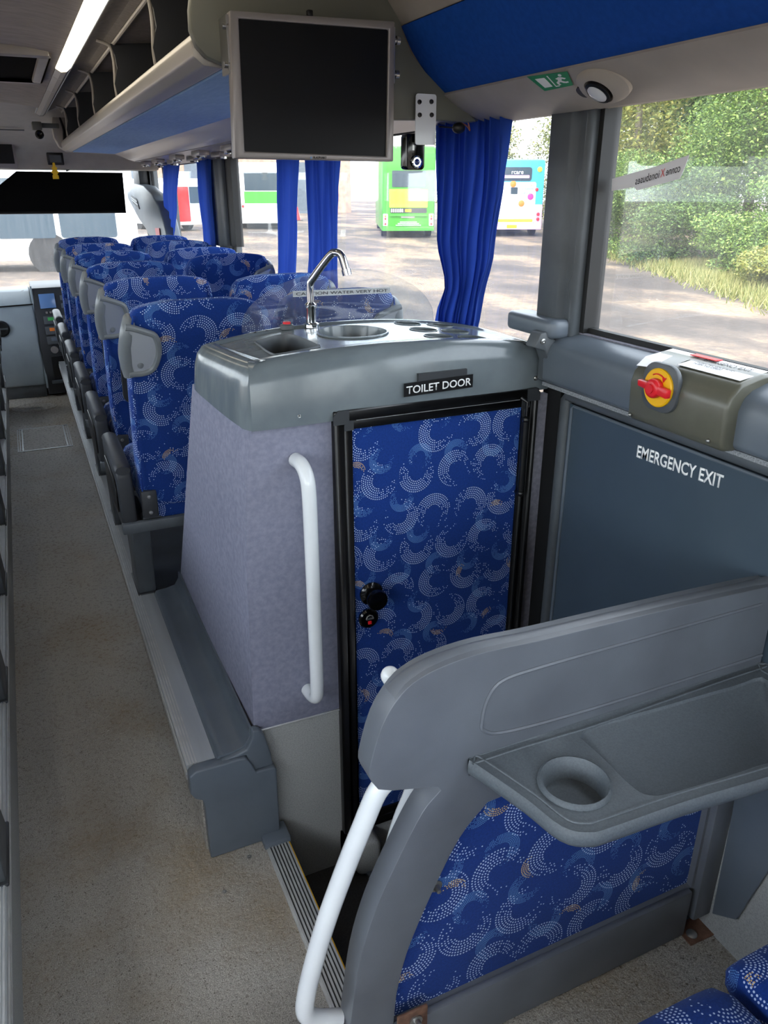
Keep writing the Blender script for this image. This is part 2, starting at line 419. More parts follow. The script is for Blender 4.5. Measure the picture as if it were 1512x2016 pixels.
for x, y in ((0.30, 1.50), (0.215, 1.42)):
    MB().lathe([(0.006, 0), (0.006, 0.0015), (0.002, 0.002), (0.0005, 0.001)], (x, y, 0), 'z', 10).build('floor_screw', 'steel', fl)

pr = thing('floor_platform', 'raised grey platform under the right hand seats', 'floor', (0.7, 4.5, 0), kind='structure')
B('platform_deck', 'grey_dark', pr, AR + 0.02, XW, YU + 0.02, 7.0, 0.0, ZP)
B('platform_riser', 'floor', pr, AR, AR + 0.022, YU, 7.0, 0.0, ZP - 0.005)
pl_ = thing('floor_platform', 'raised grey platform under the left hand seats', 'floor', (-0.7, 3, 0), kind='structure')
B('platform_deck', 'grey_dark', pl_, -XW, AL - 0.02, TAIL, 6.6, 0.0, ZP)
B('platform_riser', 'vinyl_wall', pl_, AL - 0.022, AL, TAIL, 6.6, 0.0, ZP - 0.005)
def edge_strip(name, s, x_out, x_in, y0, y1, label):
    t = thing(name, label, 'edge trim', ((x_out + x_in) / 2, (y0 + y1) / 2, ZP), kind='structure')
    B('strip_top', 'alu', t, min(x_out, x_in), max(x_out, x_in), y0, y1, ZP, ZP + 0.005)
    lip = MB().box(min(x_out, x_out + s * 0.006), max(x_out, x_out + s * 0.006), y0, y1, ZP - 0.055, ZP)
    lip.build('strip_lip', 'alu', t)
    for k in range(4):
        xx = x_out + s * (0.004 + k * 0.007)
        B('rib', 'alu_rib', t, xx - 0.0015, xx + 0.0015, y0, y1, ZP + 0.005, ZP + 0.007)
    for k in range(2):
        B('rib', 'alu_rib', t, min(x_out - s * 0.003, x_out), max(x_out - s * 0.003, x_out), y0, y1, ZP - 0.022 - k * 0.016, ZP - 0.014 - k * 0.016)
edge_strip('trim_1', 1, 0.180, 0.252, YU + 0.001, 6.95, 'ribbed aluminium edging along the right side of the aisle')
edge_strip('trim_2', -1, -0.226, -0.292, TAIL + 0.1, 6.5, 'ribbed aluminium edging along the left side of the aisle')

# stairwell between the toilet and the partition
sw = thing('floor_stairwell', 'dark stairwell going down to the emergency door', 'stairs', (0.8, 1.2, -0.5), kind='structure')
B('bottom_step', 'dark_step', sw, WELL + 0.26, XW, YP + 0.02, YU + 0.1, -0.55, -0.45)
B('upper_step', 'dark_step', sw, WELL, WELL + 0.26, YP + 0.02, YU + 0.1, -0.55, -0.22)
B('step_edge', 'grey', sw, WELL + 0.245, WELL + 0.275, YP + 0.02, YU, -0.235, -0.21, 0.004)
B('stair_riser', 'grey_dark', sw, WELL - 0.01, WELL, YP, YU, -0.25, -0.062)
B('rear_riser', 'vinyl_wall', sw, WELL, XW, YP - 0.06, YP + 0.02, -0.55, -0.062)
B('rear_riser', 'grey', sw, WELL, XW, YP, YP + 0.02, -0.062, ZR - 0.002)
nz = thing('trim_3', 'white ribbed aluminium nosing at the top of the stairwell', 'step nosing', (WELL, 1.2, 0), kind='structure')
B('nosing_plate', 'alu_rib', nz, WELL - 0.038, WELL + 0.022, 0.98, 1.50, 0, 0.005)
for k in range(7):
    xx = WELL - 0.031 + k * 0.0085
    B('nosing_rib', 'alu_rib', nz, xx - 0.0022, xx + 0.0022, 0.98, 1.50, 0.005, 0.0085)
    if k < 6: B('groove', 'charcoal', nz, xx + 0.0026, xx + 0.0059, 0.98, 1.50, 0.0045, 0.0058)
B('yellow_edge', 'yellow', nz, WELL + 0.0225, WELL + 0.0255, 0.98, 1.50, -0.004, 0.006)
B('end_block', 'grey', nz, WELL - 0.042, WELL + 0.03, 1.50, 1.565, 0, 0.022, 0.005)
B('return_strip', 'grey', nz, AL + 0.01, WELL + 0.03, 0.93, 0.975, 0.0, ZR + 0.006, 0.005)

# side walls, roof, ends
def wall_side(s, name, wins, label, sill):
    t = thing(name, label, 'wall', (s * 1.2, 3, 0), kind='structure')
    X0, X1 = sorted((s * XW, s * 1.26))
    B('upper_wall', 'beige', t, X0, X1, TAIL, NOSE, ZT, 2.2)
    y = TAIL
    for (a, b), zb in zip(wins + [(NOSE, NOSE)], sill + [None]):
        if a > y: B('window_post', 'grey_dark', t, X0, X1, y, a, -0.6, ZT)
        if zb is not None and zb > -0.5: B('lower_wall', 'carpet_dark', t, X0, X1, a, b, -0.6, zb)
        y = b
    return t
WR = [(-1.6, 0.1), (0.30, 1.515), (1.610, 4.84), (5.12, 6.75), (6.95, 7.6)]
WLF = [(-1.6, 1.3), (1.5, 4.7), (4.85, 6.55), (6.70, 7.55)]
SR, SL_ = [1.05, ZS, 1.05, 1.05, 0.95], [1.0, 1.0, 1.0, -0.5]
wall_side(1, 'wall_right', WR, 'right side wall of the coach below and above the windows', SR)
wall_side(-1, 'wall_left', WLF, 'left side wall of the coach below and above the windows', SL_)
n = 0
for s, ws, sl2 in ((1, WR, SR), (-1, WLF, SL_)):
    for (a, b), zb in zip(ws, sl2):
        n += 1
        t = thing('window_%d' % n, '%s side window pane of the coach' % ('right' if s > 0 else 'left'), 'window', (s * 1.225, (a + b) / 2, zb), kind='structure')
        x0, x1 = sorted((s * 1.222, s * 1.228))
        B('pane', 'window', t, x0, x1, a, b, zb, ZT)
        xa, xb = sorted((s * 1.205, s * 1.222))
        for nm, q in (('seal', (a, a + 0.012, zb, ZT)), ('seal', (b - 0.012, b, zb, ZT)), ('seal', (a + 0.012, b - 0.012, zb, zb + 0.012)), ('seal', (a + 0.012, b - 0.012, ZT - 0.012, ZT))):
            B(nm, 'rubber', t, xa, xb, *q)
B('ceiling', 'ceiling', None, -1.26, 1.26, TAIL, NOSE, 2.20, 2.26)['kind'] = 'structure'
cp = thing('ceiling_panel', 'brown grey ceiling lining above the aisle', 'ceiling', (0, 2, 2.07), kind='structure')
for y0, y1 in ((TAIL, 0.5), (0.504, 3.04), (3.044, 5.75)):
    MB().grid(lambda u, v: (-0.275 + 0.55 * u, y0 + (y1 - y0) * v, 2.07 + 0.025 * (1 - (2 * u - 1) ** 2)), 10, 1).build('headlining', 'ceiling', cp, solid=0.008)
# the headlining folds down towards the windscreen
prof = [(5.754, 2.095), (6.1, 2.085), (6.5, 2.04), (6.8, 1.97), (7.0, 1.90), (7.08, 1.80), (7.1, 1.745), (7.3, 1.74), (7.72, 1.86)]
MB().loft([[(x, y, z) for y, z in prof] for x in (-1.19, -0.4, 0.0, 0.4, 1.19)], closed=False).build('front_dome', 'beige', cp, solid=0.01)
B('door_slot', 'grey_dark', cp, -0.5, 0.2, 6.655, 6.665, 1.985, 1.992)

wr_ = thing('wall_rear', 'rear wall of the coach behind the camera', 'wall', (0, TAIL, 0), kind='structure')
B('rear_panel', 'carpet_dark', wr_, -1.26, 1.26, TAIL - 0.06, TAIL, -0.6, 1.15)
B('rear_header', 'beige', wr_, -1.26, 1.26, TAIL - 0.06, TAIL, 1.95, 2.2)
for x0, x1 in ((-1.26, -1.05), (1.05, 1.26)): B('rear_post', 'grey_dark', wr_, x0, x1, TAIL - 0.06, TAIL, 1.15, 1.95)
wv_ = thing('window_%d' % (n + 1), 'rear window of the coach behind the camera', 'window', (0, TAIL, 1.15), kind='structure')
B('pane', 'window', wv_, -1.05, 1.05, TAIL - 0.04, TAIL - 0.034, 1.15, 1.95)
wf = thing('wall_front', 'nose of the coach below the windscreen', 'wall', (0, NOSE, 0), kind='structure')
B('nose_panel', 'charcoal', wf, -1.26, 1.26, NOSE, NOSE + 0.06, -0.6, 0.55)
B('nose_header', 'charcoal', wf, -1.26, 1.26, NOSE, NOSE + 0.06, 1.86, 2.2)
ws_ = thing('window_%d' % (n + 2), 'wide sunlit windscreen at the front of the coach', 'windscreen', (0, NOSE, 0.55), kind='structure')
B('pane', 'windscreen', ws_, -1.2, 1.2, NOSE + 0.02, NOSE + 0.028, 0.55, 1.86)
B('pillar', 'charcoal', ws_, 1.14, 1.2, NOSE - 0.05, NOSE + 0.02, 0.55, 1.86, 0.01)
B('pillar', 'charcoal', ws_, -1.2, -1.14, NOSE - 0.05, NOSE + 0.02, 0.55, 1.86, 0.01)

# ------------------------------------------------------------------ toilet unit with sink
tu = thing('toilet_unit', 'grey toilet cabin with sink top, blue dotted door and lavender carpet sides', 'toilet cabin', (0.75, 1.9, 0))
YFRONT = lambda z: 1.90 + (1.148 - z) * 0.75 if z < 1.148 else 1.90     # front face leans away under the seat back
EDGE = [(0.330, 0.354), (0.535, 0.361), (0.768, 0.367), (1.015, 0.382), (1.12, 0.402)]
def xedge(z):
    for (z0, x0), (z1, x1) in zip(EDGE, EDGE[1:]):
        if z <= z1: return x0 + (x1 - x0) * (z - z0) / (z1 - z0)
    return EDGE[-1][1]
zs = [0.330 + (1.12 - 0.330) * k / 10 for k in range(11)]
def side(u, v):
    z = zs[0] + (zs[-1] - zs[0]) * v; xe = xedge(z); xf = 0.35
    return (xe + (xf - xe) * u - 0.012 * math.sin(math.pi * u) * 0.6, YU + (YFRONT(z) - YU) * u, z + 0.03 * u * v)
MB().grid(side, 10, 12).build('side_panel', 'carpet', tu, solid=0.02)
MB().loft([[(xedge(z) + 0.001, YU, z), (0.60, YU, z), (0.60, YU + 0.02, z), (xedge(z) + 0.021, YU + 0.02, z)] for z in zs]).build('rear_panel', 'carpet', tu, bevel=0.003)
B('rear_panel', 'carpet_dark', tu, 1.125, 1.175, YU, YU + 0.02, -0.45, 1.12)
B('black_joint', 'rubber', tu, 1.175, 1.19, YU - 0.012, YU + 0.02, -0.45, 1.14)
B('lower_panel', 'vinyl_wall', tu, 0.345, 0.60, YU + 0.003, YU + 0.023, -0.22, 0.328)
B('lower_panel', 'vinyl_wall', tu, 0.58, 1.176, YU + 0.003, YU + 0.023, -0.45, -0.096)
MB().prism(rrect(0.60, 0.68, -0.22, -0.10, 0.03, 5), 'y', YU - 0.07, YU + 0.002).build('hinge_block', 'vinyl_wall', tu, bevel=0.015, seg=3)
MB().tube([(0.36, YU + 0.001, 0.331), (0.588, YU + 0.001, 0.327)], 0.003, 6).build('panel_bead', 'alu_rib', tu)
MB().loft([[(0.362, YFRONT(z), z), (XW, YFRONT(z), z), (XW, YFRONT(z) - 0.02, z), (0.375, YFRONT(z) - 0.02, z)] for z in (0.29, 1.12)]).build('front_panel', 'carpet_dark', tu)

# the moulded top: plan outline, rounded rim, holes for basin, bin and cups
def crown(x): return 1.248 + 0.030 * (1 - ((x - 0.74) / 0.40) ** 2)
plan = bez([(0.404, 1.568, 0), (0.60, 1.562, 0), (0.85, 1.56, 0), (1.14, 1.568, 0), (1.166, 1.60, 0), (1.168, 1.80, 0), (1.12, 1.915, 0), (0.95, 1.965, 0), (0.75, 1.97, 0), (0.55, 1.955, 0), (0.41, 1.925, 0), (0.352, 1.89, 0), (0.362, 1.76, 0), (0.385, 1.62, 0), (0.404, 1.568, 0)], 6)[:-1]
cen = Vector((0.76, 1.76, 0))
def inset(d):
    out = []; n_ = len(plan)
    for i in range(n_):
        t = (plan[(i + 1) % n_] - plan[i - 1]).normalized(); nrm = Vector((-t.y, t.x, 0))
        if nrm.dot(cen - plan[i]) < 0: nrm = -nrm
        out.append(plan[i] + nrm * d)
    return out
def botz(p): return 1.118 + (0.03 if p.x < 0.5 and p.y > 1.6 else 0) * min(1, (p.y - 1.57) / 0.3) + 0.022 * max(0, (p.x - 0.45)) * (1 if p.y < 1.6 else 0)
mb = MB()
rings = [[(p.x, p.y, botz(p)) for p in inset(-0.004)]]
for d, h in ((0.002, -0.045), (0.010, -0.018), (0.022, -0.004), (0.034, 0.0), (0.055, 0.0), (0.06, -0.004), (0.066, -0.004)):
    rings.append([(p.x, p.y, crown(p.x) + h) for p in inset(d)])
mb.loft(rings, caps=False)
deck = [(p[0], p[1]) for p in rings[-1]]
def ell(cx, cy, rx, ry, n_=28): return [(cx + rx * math.cos(2 * math.pi * i / n_), cy + ry * math.sin(2 * math.pi * i / n_)) for i in range(n_)]
holes = [ell(0.725, 1.775, 0.086, 0.088, 36)]
binp = [Vector((0.485, 1.80, 0)), Vector((0.555, 1.835, 0)), Vector((0.585, 1.80, 0)), Vector((0.592, 1.68, 0)), Vector((0.585, 1.645, 0)), Vector((0.50, 1.635, 0)), Vector((0.48, 1.66, 0))]
binp = [(p.x, p.y) for p in bez(binp + [binp[0]], 4)[:-1]]
holes.append(binp)
CUPS = [(0.925, 1.875), (1.013, 1.855), (0.918, 1.768), (1.000, 1.748), (0.906, 1.665), (0.990, 1.645)]
for cx, cy in CUPS: holes.append(ell(cx, cy, 0.036, 0.034, 22))
allp = list(deck); edges = [(i, (i + 1) % len(deck)) for i in range(len(deck))]
for h in holes:
    o = len(allp); allp += h; edges += [(o + i, o + (i + 1) % len(h)) for i in range(len(h))]
for gx in range(14):
    for gy in range(7): allp.append((0.44 + gx * 0.052, 1.62 + gy * 0.047))
ov, _, of, _, _, _ = delaunay_2d_cdt([Vector(p) for p in allp], edges, [], 0, 1e-6)
def inside(p, poly):
    c = False; j = len(poly) - 1
    for i in range(len(poly)):
        (xi, yi), (xj, yj) = poly[i], poly[j]
        if (yi > p[1]) != (yj > p[1]) and p[0] < (xj - xi) * (p[1] - yi) / (yj - yi) + xi: c = not c
        j = i
    return c
keep = []
for f in of:
    c = (sum(ov[i][0] for i in f) / len(f), sum(ov[i][1] for i in f) / len(f))
    if inside(c, deck) and not any(inside(c, h) for h in holes): keep.append(f)
mb.add([(v[0], v[1], crown(v[0]) - 0.004) for v in ov], keep)
top = mb.build('sink_top', 'counter', tu, angle=50)
def bowl(name, hole, depth, mat, shrink, rim=0.004):
    c = (sum(p[0] for p in hole) / len(hole), sum(p[1] for p in hole) / len(hole)); rs = []
    for k, (sc_, dz) in enumerate(((1.04, 0.0005), (1.02, rim), (0.985, rim), (0.96, -0.006), (0.5 + 0.5 * shrink, -depth * 0.55), (shrink, -depth * 0.92), (shrink * 0.8, -depth))):
        rs.append([(c[0] + (p[0] - c[0]) * sc_, c[1] + (p[1] - c[1]) * sc_, crown(p[0]) - 0.004 + dz) for p in hole])
    m_ = MB().loft(rs, caps=False); q = len(rs) - 1; n_ = len(hole)
    m_.f.append(tuple(range(q * n_, q * n_ + n_)))
    return m_.build(name, mat, top, angle=60)
bs = bowl('basin', holes[0], 0.11, 'counter', 0.72)
MB().lathe([(0.02, 0), (0.02, 0.004), (0.012, 0.004), (0.001, 0.002)], (0.725, 1.775, crown(0.725) - 0.113), 'z', 16).build('plughole', 'chrome', top)
bowl('bin_opening', holes[1], 0.13, 'grey_dark', 0.9)
for h in holes[2:]: bowl('cup_recess', h, 0.075, 'counter', 0.93, 0.002)
B('felt_strip', 'charcoal', tu, 0.796, 0.925, 1.5535, 1.5625, 1.190, 1.209)
for x, z in ((0.509, 1.140), (1.13, 1.165)):
    MB().lathe([(0.006, 0), (0.006, -0.003), (0.003, -0.005), (0.0005, -0.004)], (x, 1.566, z), 'y', 10).build('screw', 'steel', tu)
# tap
tp = MB().lathe([(0.020, 0), (0.020, 0.008), (0.014, 0.012), (0.013, 0.045), (0.015, 0.048), (0.015, 0.056), (0.009, 0.062)], (0.660, 1.895, crown(0.66) - 0.003), 'z', 18)
zt = crown(0.66)
tp.tube(bez([(0.660, 1.895, zt + 0.05), (0.661, 1.895, zt + 0.098), (0.668, 1.885, zt + 0.12), (0.70, 1.855, zt + 0.172), (0.712, 1.843, zt + 0.180), (0.723, 1.833, zt + 0.172), (0.732, 1.824, zt + 0.135)], 5), 0.0095, 12)
t_ = tp.build('tap', 'chrome', tu)
MB().tube([(0.7305, 1.8255, zt + 0.142), (0.733, 1.823, zt + 0.128)], 0.0115, 12).build('spout_tip', 'chrome', t_)
bt = MB().lathe([(0.017, 0), (0.017, 0.010), (0.013, 0.013), (0.001, 0.013)], (0.598, 1.905, crown(0.6) - 0.003), 'z', 16).build('push_button_base', 'grey_dark', tu)
MB().lathe([(0.010, 0.0131), (0.010, 0.018), (0.001, 0.019)], (0.598, 1.905, crown(0.6) - 0.003), 'z', 14).build('red_push_button', 'red', bt)
for x in (0.515, 0.545):
    MB().lathe([(0.006, 0), (0.006, 0.003), (0.001, 0.005)], (x, 1.905, crown(x) - 0.003), 'z', 10).build('guard_bolt', 'black', tu)
# splash guard: an arched clear sheet behind the basin
YG = 1.945
gx = [ony(*q, YG) for q in ((476, 652), (480, 625), (498, 598), (540, 566), (600, 543), (660, 531), (710, 529), (760, 537), (805, 556), (835, 580), (855, 612))]
arch = [(p.x, p.z) for p in bez(gx, 5)]
arch[0] = (arch[0][0], crown(0.5) - 0.004); arch[-1] = (arch[-1][0], crown(1.06) - 0.004)
g = MB().prism(arch[::-1], 'y', YG, YG + 0.004).build('splash_guard', 'acrylic', tu)
a, b_ = ony(577, 585, YG - 0.001), ony(768, 577, YG - 0.001); ah = ony(577, 573, YG - 0.001).z - a.z
lb = MB().add([a, b_, b_ + Vector((0, 0, ah)), a + Vector((0, 0, ah))], [(0, 1, 2, 3)]).build('hot_water_label', 'strip_paper', g, solid=0.0006)
text('lettering', 'CAUTION WATER VERY HOT', 'print', g, a + (b_ - a) * 0.03 + Vector((0, -0.0012, ah * 0.25)), b_ - a, (0, 0, 1), ah * 0.52, (b_ - a).length * 0.94, 0.0002)
# sign over the door
a, b_ = ony(795, 781, 1.553), ony(930, 762, 1.553); hgt = Vector((0, 0, 0.0315))
a.z -= 0.001
sg = MB().add([a, b_, b_ + hgt, a + hgt], [(0, 1, 2, 3)]).build('toilet_sign', 'black', tu, solid=0.0012)
text('lettering', 'TOILET DOOR', 'white_matt', sg, a + (b_ - a) * 0.03 + Vector((0, -0.002, 0.0065)), b_ - a, (0, 0, 1), 0.0185, (b_ - a).length * 0.94, 0.0004, 0.012)
# door and its frame
DX0, DX1, DZ0, DZ1 = 0.586, 1.136, -0.095, 1.142
fr = MB()
for x0, x1, z0, z1 in ((DX0, DX0 + 0.024, DZ0, DZ1), (DX1 - 0.024, DX1, DZ0, DZ1), (DX0 + 0.024, DX1 - 0.024, DZ1 - 0.024, DZ1), (DX0 + 0.024, DX1 - 0.024, DZ0, DZ0 + 0.024)):
    fr.box(x0, x1, YU - 0.018, YU + 0.02, z0, z1)
fo = fr.build('door_frame', 'black', tu, bevel=0.003)
for x, c_ in ((DX0 - 0.002, (0, 0, 1, 0)), (DX1 - 0.036, (0, 1, 0, 0))): MB().prism(rrect(x, x + 0.038, DZ1 - 0.030, DZ1 + 0.002, 0.012, 1, c_), 'y', YU - 0.020, YU - 0.016).build('frame_corner', 'charcoal', fo)
LX0, LX1, LZ0, LZ1 = DX0 + 0.025, DX1 - 0.025, DZ0 + 0.025, DZ1 - 0.025
door = B('door', 'fabric_door', tu, LX0 + 0.018, LX1 - 0.018, YU - 0.006, YU + 0.02, LZ0 + 0.018, LZ1 - 0.018)
lf = MB()
for x0, x1, z0, z1 in ((LX0, LX0 + 0.02, LZ0, LZ1), (LX1 - 0.02, LX1, LZ0, LZ1), (LX0 + 0.02, LX1 - 0.02, LZ1 - 0.02, LZ1), (LX0 + 0.02, LX1 - 0.02, LZ0, LZ0 + 0.02)):
    lf.box(x0, x1, YU - 0.014, YU + 0.01, z0, z1)
lf.build('leaf_edging', 'black', door, bevel=0.002)
for x, c_ in ((LX0 - 0.0005, (0, 0, 1, 0)), (LX1 - 0.0235, (0, 1, 0, 0))): MB().prism(rrect(x, x + 0.024, LZ1 - 0.022, LZ1 + 0.001, 0.010, 1, c_), 'y', YU - 0.0155, YU - 0.013).build('leaf_corner', 'charcoal', door)
MB().tube([(LX0 + 0.03, YU - 0.0145, LZ1 + 0.001), (LX1 - 0.03, YU - 0.0145, LZ1 + 0.001)], 0.0014, 6).build('bright_edge', 'alu_rib', door)
k = ony(728, 1165, YU)
MB().lathe([(0.030, -0.006), (0.031, -0.012), (0.027, -0.016), (0.016, -0.020), (0.014, -0.030), (0.024, -0.036), (0.027, -0.046), (0.025, -0.054), (0.001, -0.056)], (k.x, YU, k.z), 'y', 26).build('door_knob', 'black_gloss', door)
k = ony(722, 1213, YU)
lk = MB().lathe([(0.026, -0.006), (0.027, -0.014), (0.023, -0.018), (0.001, -0.019)], (k.x, YU, k.z), 'y', 26).build('lock', 'black_gloss', door)
lk2 = MB().box(k.x - 0.010, k.x + 0.010, YU - 0.0225, YU - 0.019, k.z + 0.001, k.z + 0.004)
lk2.tube([(k.x - 0.010, YU - 0.020, k.z + 0.003), (k.x - 0.007, YU - 0.020, k.z + 0.010), (k.x, YU - 0.020, k.z + 0.013), (k.x + 0.007, YU - 0.020, k.z + 0.010), (k.x + 0.010, YU - 0.020, k.z + 0.003)], 0.0015, 6)
lk2.build('lock_slot', 'steel', door)
B('engaged_flag', 'red', door, k.x - 0.005, k.x + 0.005, YU - 0.0215, YU - 0.0185, k.z - 0.013, k.z - 0.004, 0.001)
a = ony(1035, 830, YU - 0.03); c = ony(1028, 965, YU - 0.03)
cl = MB().tube([(a.x, YU - 0.03, a.z), (a.x, YU - 0.03, c.z)], 0.009, 12)
cl.tube([(a.x, YU - 0.03, a.z), (a.x, YU - 0.03, a.z + 0.05), (a.x - 0.012, YU - 0.02, a.z + 0.06)], 0.004, 8)
cl.ball((a.x, YU - 0.03, c.z - 0.008), 0.009).ball((a.x, YU - 0.03, a.z + 0.005), 0.010)
cl.box(a.x - 0.006, a.x + 0.006, YU - 0.03, YU - 0.012, c.z - 0.012, c.z - 0.004)
cl.build('door_closer', 'black', tu)
# grab rail
gr = MB().tube(bez([(0.497, 1.568, 1.040), (0.500, 1.535, 1.038), (0.502, 1.508, 1.018), (0.503, 1.499, 0.975), (0.503, 1.497, 0.85), (0.503, 1.497, 0.62), (0.503, 1.499, 0.475), (0.503, 1.508, 0.437), (0.502, 1.535, 0.421), (0.500, 1.568, 0.419)], 6), 0.0165, 16)
gr.build('grab_rail', 'white', tu)

# moulded cover at the foot of the toilet unit
pc = thing('kick_cover', 'blue grey moulded cover along the foot of the toilet cabin', 'trim cover', (0.3, 2.0, 0))
P0 = [(0.256, ZP + 0.001), (0.262, ZP + 0.012), (0.295, ZP + 0.014), (0.328, ZP + 0.022), (0.345, ZP + 0.05), (0.347, ZP + 0.075)]
def kick(u, v):
    y = YU - 0.012 + 0.94 * v; i = u * (len(P0) - 1); k = min(int(i), len(P0) - 2); f = i - k
    x = P0[k][0] + (P0[k + 1][0] - P0[k][0]) * f; z = P0[k][1] + (P0[k + 1][1] - P0[k][1]) * f
    return (x, y, z)
MB().grid(kick, 15, 8).build('cove_moulding', 'grey', pc, solid=0.006, angle=60)
out = [(0.209, 0.0), (0.396, 0.0), (0.398, 0.225), (0.392, 0.232), (0.345, 0.232), (0.335, 0.262), (0.322, 0.285), (0.30, 0.2885), (0.195, 0.2885), (0.180, 0.277), (0.178, 0.225), (0.188, 0.205), (0.205, 0.195), (0.209, 0.17)]
MB().prism(out, 'y', 1.535, 1.5685).build('end_cap', 'grey', pc, bevel=0.007, seg=3)
MB().prism([(0.262, 0.2885), (0.295, 0.296), (0.326, 0.303), (0.342, 0.332), (0.345, 0.356), (0.362, 0.352), (0.374, 0.335), (0.388, 0.27), (0.391, 0.2335), (0.335, 0.2335), (0.325, 0.2865)], 'y', 1.544, 1.5685).build('upper_cap', 'grey', pc, bevel=0.006, seg=3)

# ------------------------------------------------------------------ emergency exit bay
dr = thing('door_1', 'slate emergency exit door below the rear right window', 'door', (XW, 0.9, -0.45), kind='structure')
B('door_panel', 'door_panel', dr, 1.172, 1.188, 0.30, 1.475, -0.45, 1.118)
MB().tube([(1.176, 1.49, -0.45), (1.176, 1.49, 1.125), (1.176, 1.48, 1.138), (1.176, 0.25, 1.138)], 0.017, 12).build('door_seal', 'grey_dark', dr)
MB().tube([(1.170, 1.463, -0.45), (1.170, 1.463, 1.108), (1.170, 1.455, 1.115), (1.170, 0.25, 1.115)], 0.0035, 8).build('door_bead', 'grey', dr)
B('black_jamb', 'rubber', dr, 1.168, 1.19, 1.508, 1.552, -0.45, 1.155)
B('black_gap', 'rubber', dr, 1.165, 1.19, 0.2, 1.53, 1.148, 1.158)
a, b_ = onx(1253, 899, 1.1715), onx(1421, 962, 1.1715)
text('lettering', 'EMERGENCY EXIT', 'white_matt', dr, a, b_ - a, (0, 0, 1), 0.028, (b_ - a).length, 0.0004, 0.02)
rl = thing('trim_4', 'dark grey padded sill rail under the emergency exit window', 'sill rail', (1.16, 0.9, ZS), kind='structure')
MB().prism([(1.19, 1.160), (1.138, 1.160), (1.126, 1.170), (1.124, 1.235), (1.132, 1.256), (1.150, 1.270), (1.200, 1.285), (1.200, 1.2), (1.19, 1.19)], 'y', 0.0, 1.535).build('rail_moulding', 'grey', rl, bevel=0.006, seg=3)
B('felt_strip', 'felt', rl, 1.140, 1.168, 0.0, 1.55, 1.150, 1.1595)
rl2 = thing('trim_5', 'dark grey padded sill rail along the front right windows', 'sill rail', (1.16, 4, ZS), kind='structure')
MB().prism([(1.19, 0.90), (1.15, 0.90), (1.135, 0.93), (1.132, 1.0), (1.14, 1.03), (1.19, 1.048)], 'y', 2.0, 7.4).build('rail_moulding', 'grey', rl2, bevel=0.006)
# pillar between the windows, with its base cover
def pillar(name, y0, y1, label, band, black=True):
    t = thing(name, label, 'window pillar', (1.17, (y0 + y1) / 2, ZS), kind='structure')
    prof_ = [(1.20, y0), (1.172, y0 + 0.002), (1.166, y0 + 0.010), (1.166, y0 + (y1 - y0) * 0.28), (1.150, y0 + (y1 - y0) * 0.36), (1.148, y1 - 0.012), (1.152, y1 - 0.003), (1.20, y1)]
    MB().prism(prof_, 'z', ZS - 0.01, ZT + 0.02).build('pillar_cover', 'grey_dark' if black else 'grey', t, bevel=0.004)
    def wavy(z): return y0 + 0.014 + 0.014 * sum(math.exp(-((z - zc) / 0.022) ** 2) for zc in (1.39, 1.62))
    MB().tube([(1.168, wavy(1.285 + 0.49 * k / 60), 1.285 + 0.49 * k / 60) for k in range(61)], 0.003, 6).build('wavy_edge', 'grey_dark', t)
    B('black_band', 'rubber', t, 1.190, 1.236, band, y0 + 0.03, ZS, ZT)
    return t
pa = pillar('trim_6', 1.488, 1.616, 'wide grey window pillar behind the toilet cabin', 1.474)
pillar('trim_7', 4.84, 5.10, 'grey window pillar between the front curtains', 4.70)
MB().prism(rrect(1.115, 1.19, 1.50, 1.70, 0.025, 4), 'z', 1.270, 1.315).build('base_cover', 'grey', pa, bevel=0.012, seg=3)
bk = MB().prism([(1.085, 1.252), (1.10, 1.285), (1.115, 1.288), (1.150, 1.262), (1.156, 1.225), (1.15, 1.17), (1.128, 1.165), (1.128, 1.215), (1.115, 1.243)], 'y', 1.515, 1.557).build('corner_strap', 'grey_dark', pa, bevel=0.004)
MB().lathe([(0.007, 0), (0.007, -0.003), (0.003, -0.004), (0.0005, -0.003)], (1.107, 1.515, 1.266), 'y', 10).build('screw', 'steel', bk)
# emergency release
er = thing('emergency_release', 'olive housing with red turn handle on a yellow disc by the emergency exit', 'emergency handle', (1.15, 1.1, 1.17))
y0, y1 = 0.945, 1.195
pf = [(1.14, 1.158), (1.108, 1.160), (1.098, 1.172), (1.094, 1.240), (1.100, 1.262), (1.120, 1.284), (1.170, 1.296), (1.20, 1.296)]
MB().prism(pf + [(1.20, 1.28), (1.14, 1.255)], 'y', y0, y1).build('housing', 'olive', er, bevel=0.008, seg=3)
k = onx(1299, 763, 1.090); yk, zk = k.y, k.z
MB().prism(rrect(yk - 0.047, yk + 0.047, zk - 0.047, zk + 0.047, 0.032, 6), 'x', 1.088, 1.100).build('recess_plate', 'grey_dark', er, bevel=0.003)
MB().lathe([(0.0375, 0), (0.0375, -0.004), (0.035, -0.006), (0.001, -0.006)], (1.0885, yk, zk), 'x', 36).build('yellow_disc', 'yellow', er)
rh = MB().lathe([(0.019, -0.006), (0.019, -0.018), (0.015, -0.023), (0.001, -0.023)], (1.0885, yk, zk), 'x', 24)
rh.prism([(yk + 0.040, zk + 0.010), (yk + 0.038, zk - 0.002), (yk - 0.040, zk - 0.012), (yk - 0.040, zk + 0.005), (yk, zk + 0.010)], 'x', 1.068, 1.081)
rh.build('turn_handle', 'red', er, bevel=0.0025)
MB().lathe([(0.009, 0), (0.009, -0.003), (0.001, -0.003)], (1.0655, yk, zk), 'x', 18).build('handle_boss', 'red', er)
ar_ = [(yk + 0.026 * math.cos(R(a_)), zk + 0.027 * math.sin(R(a_))) for a_ in range(120, 45, -8)]
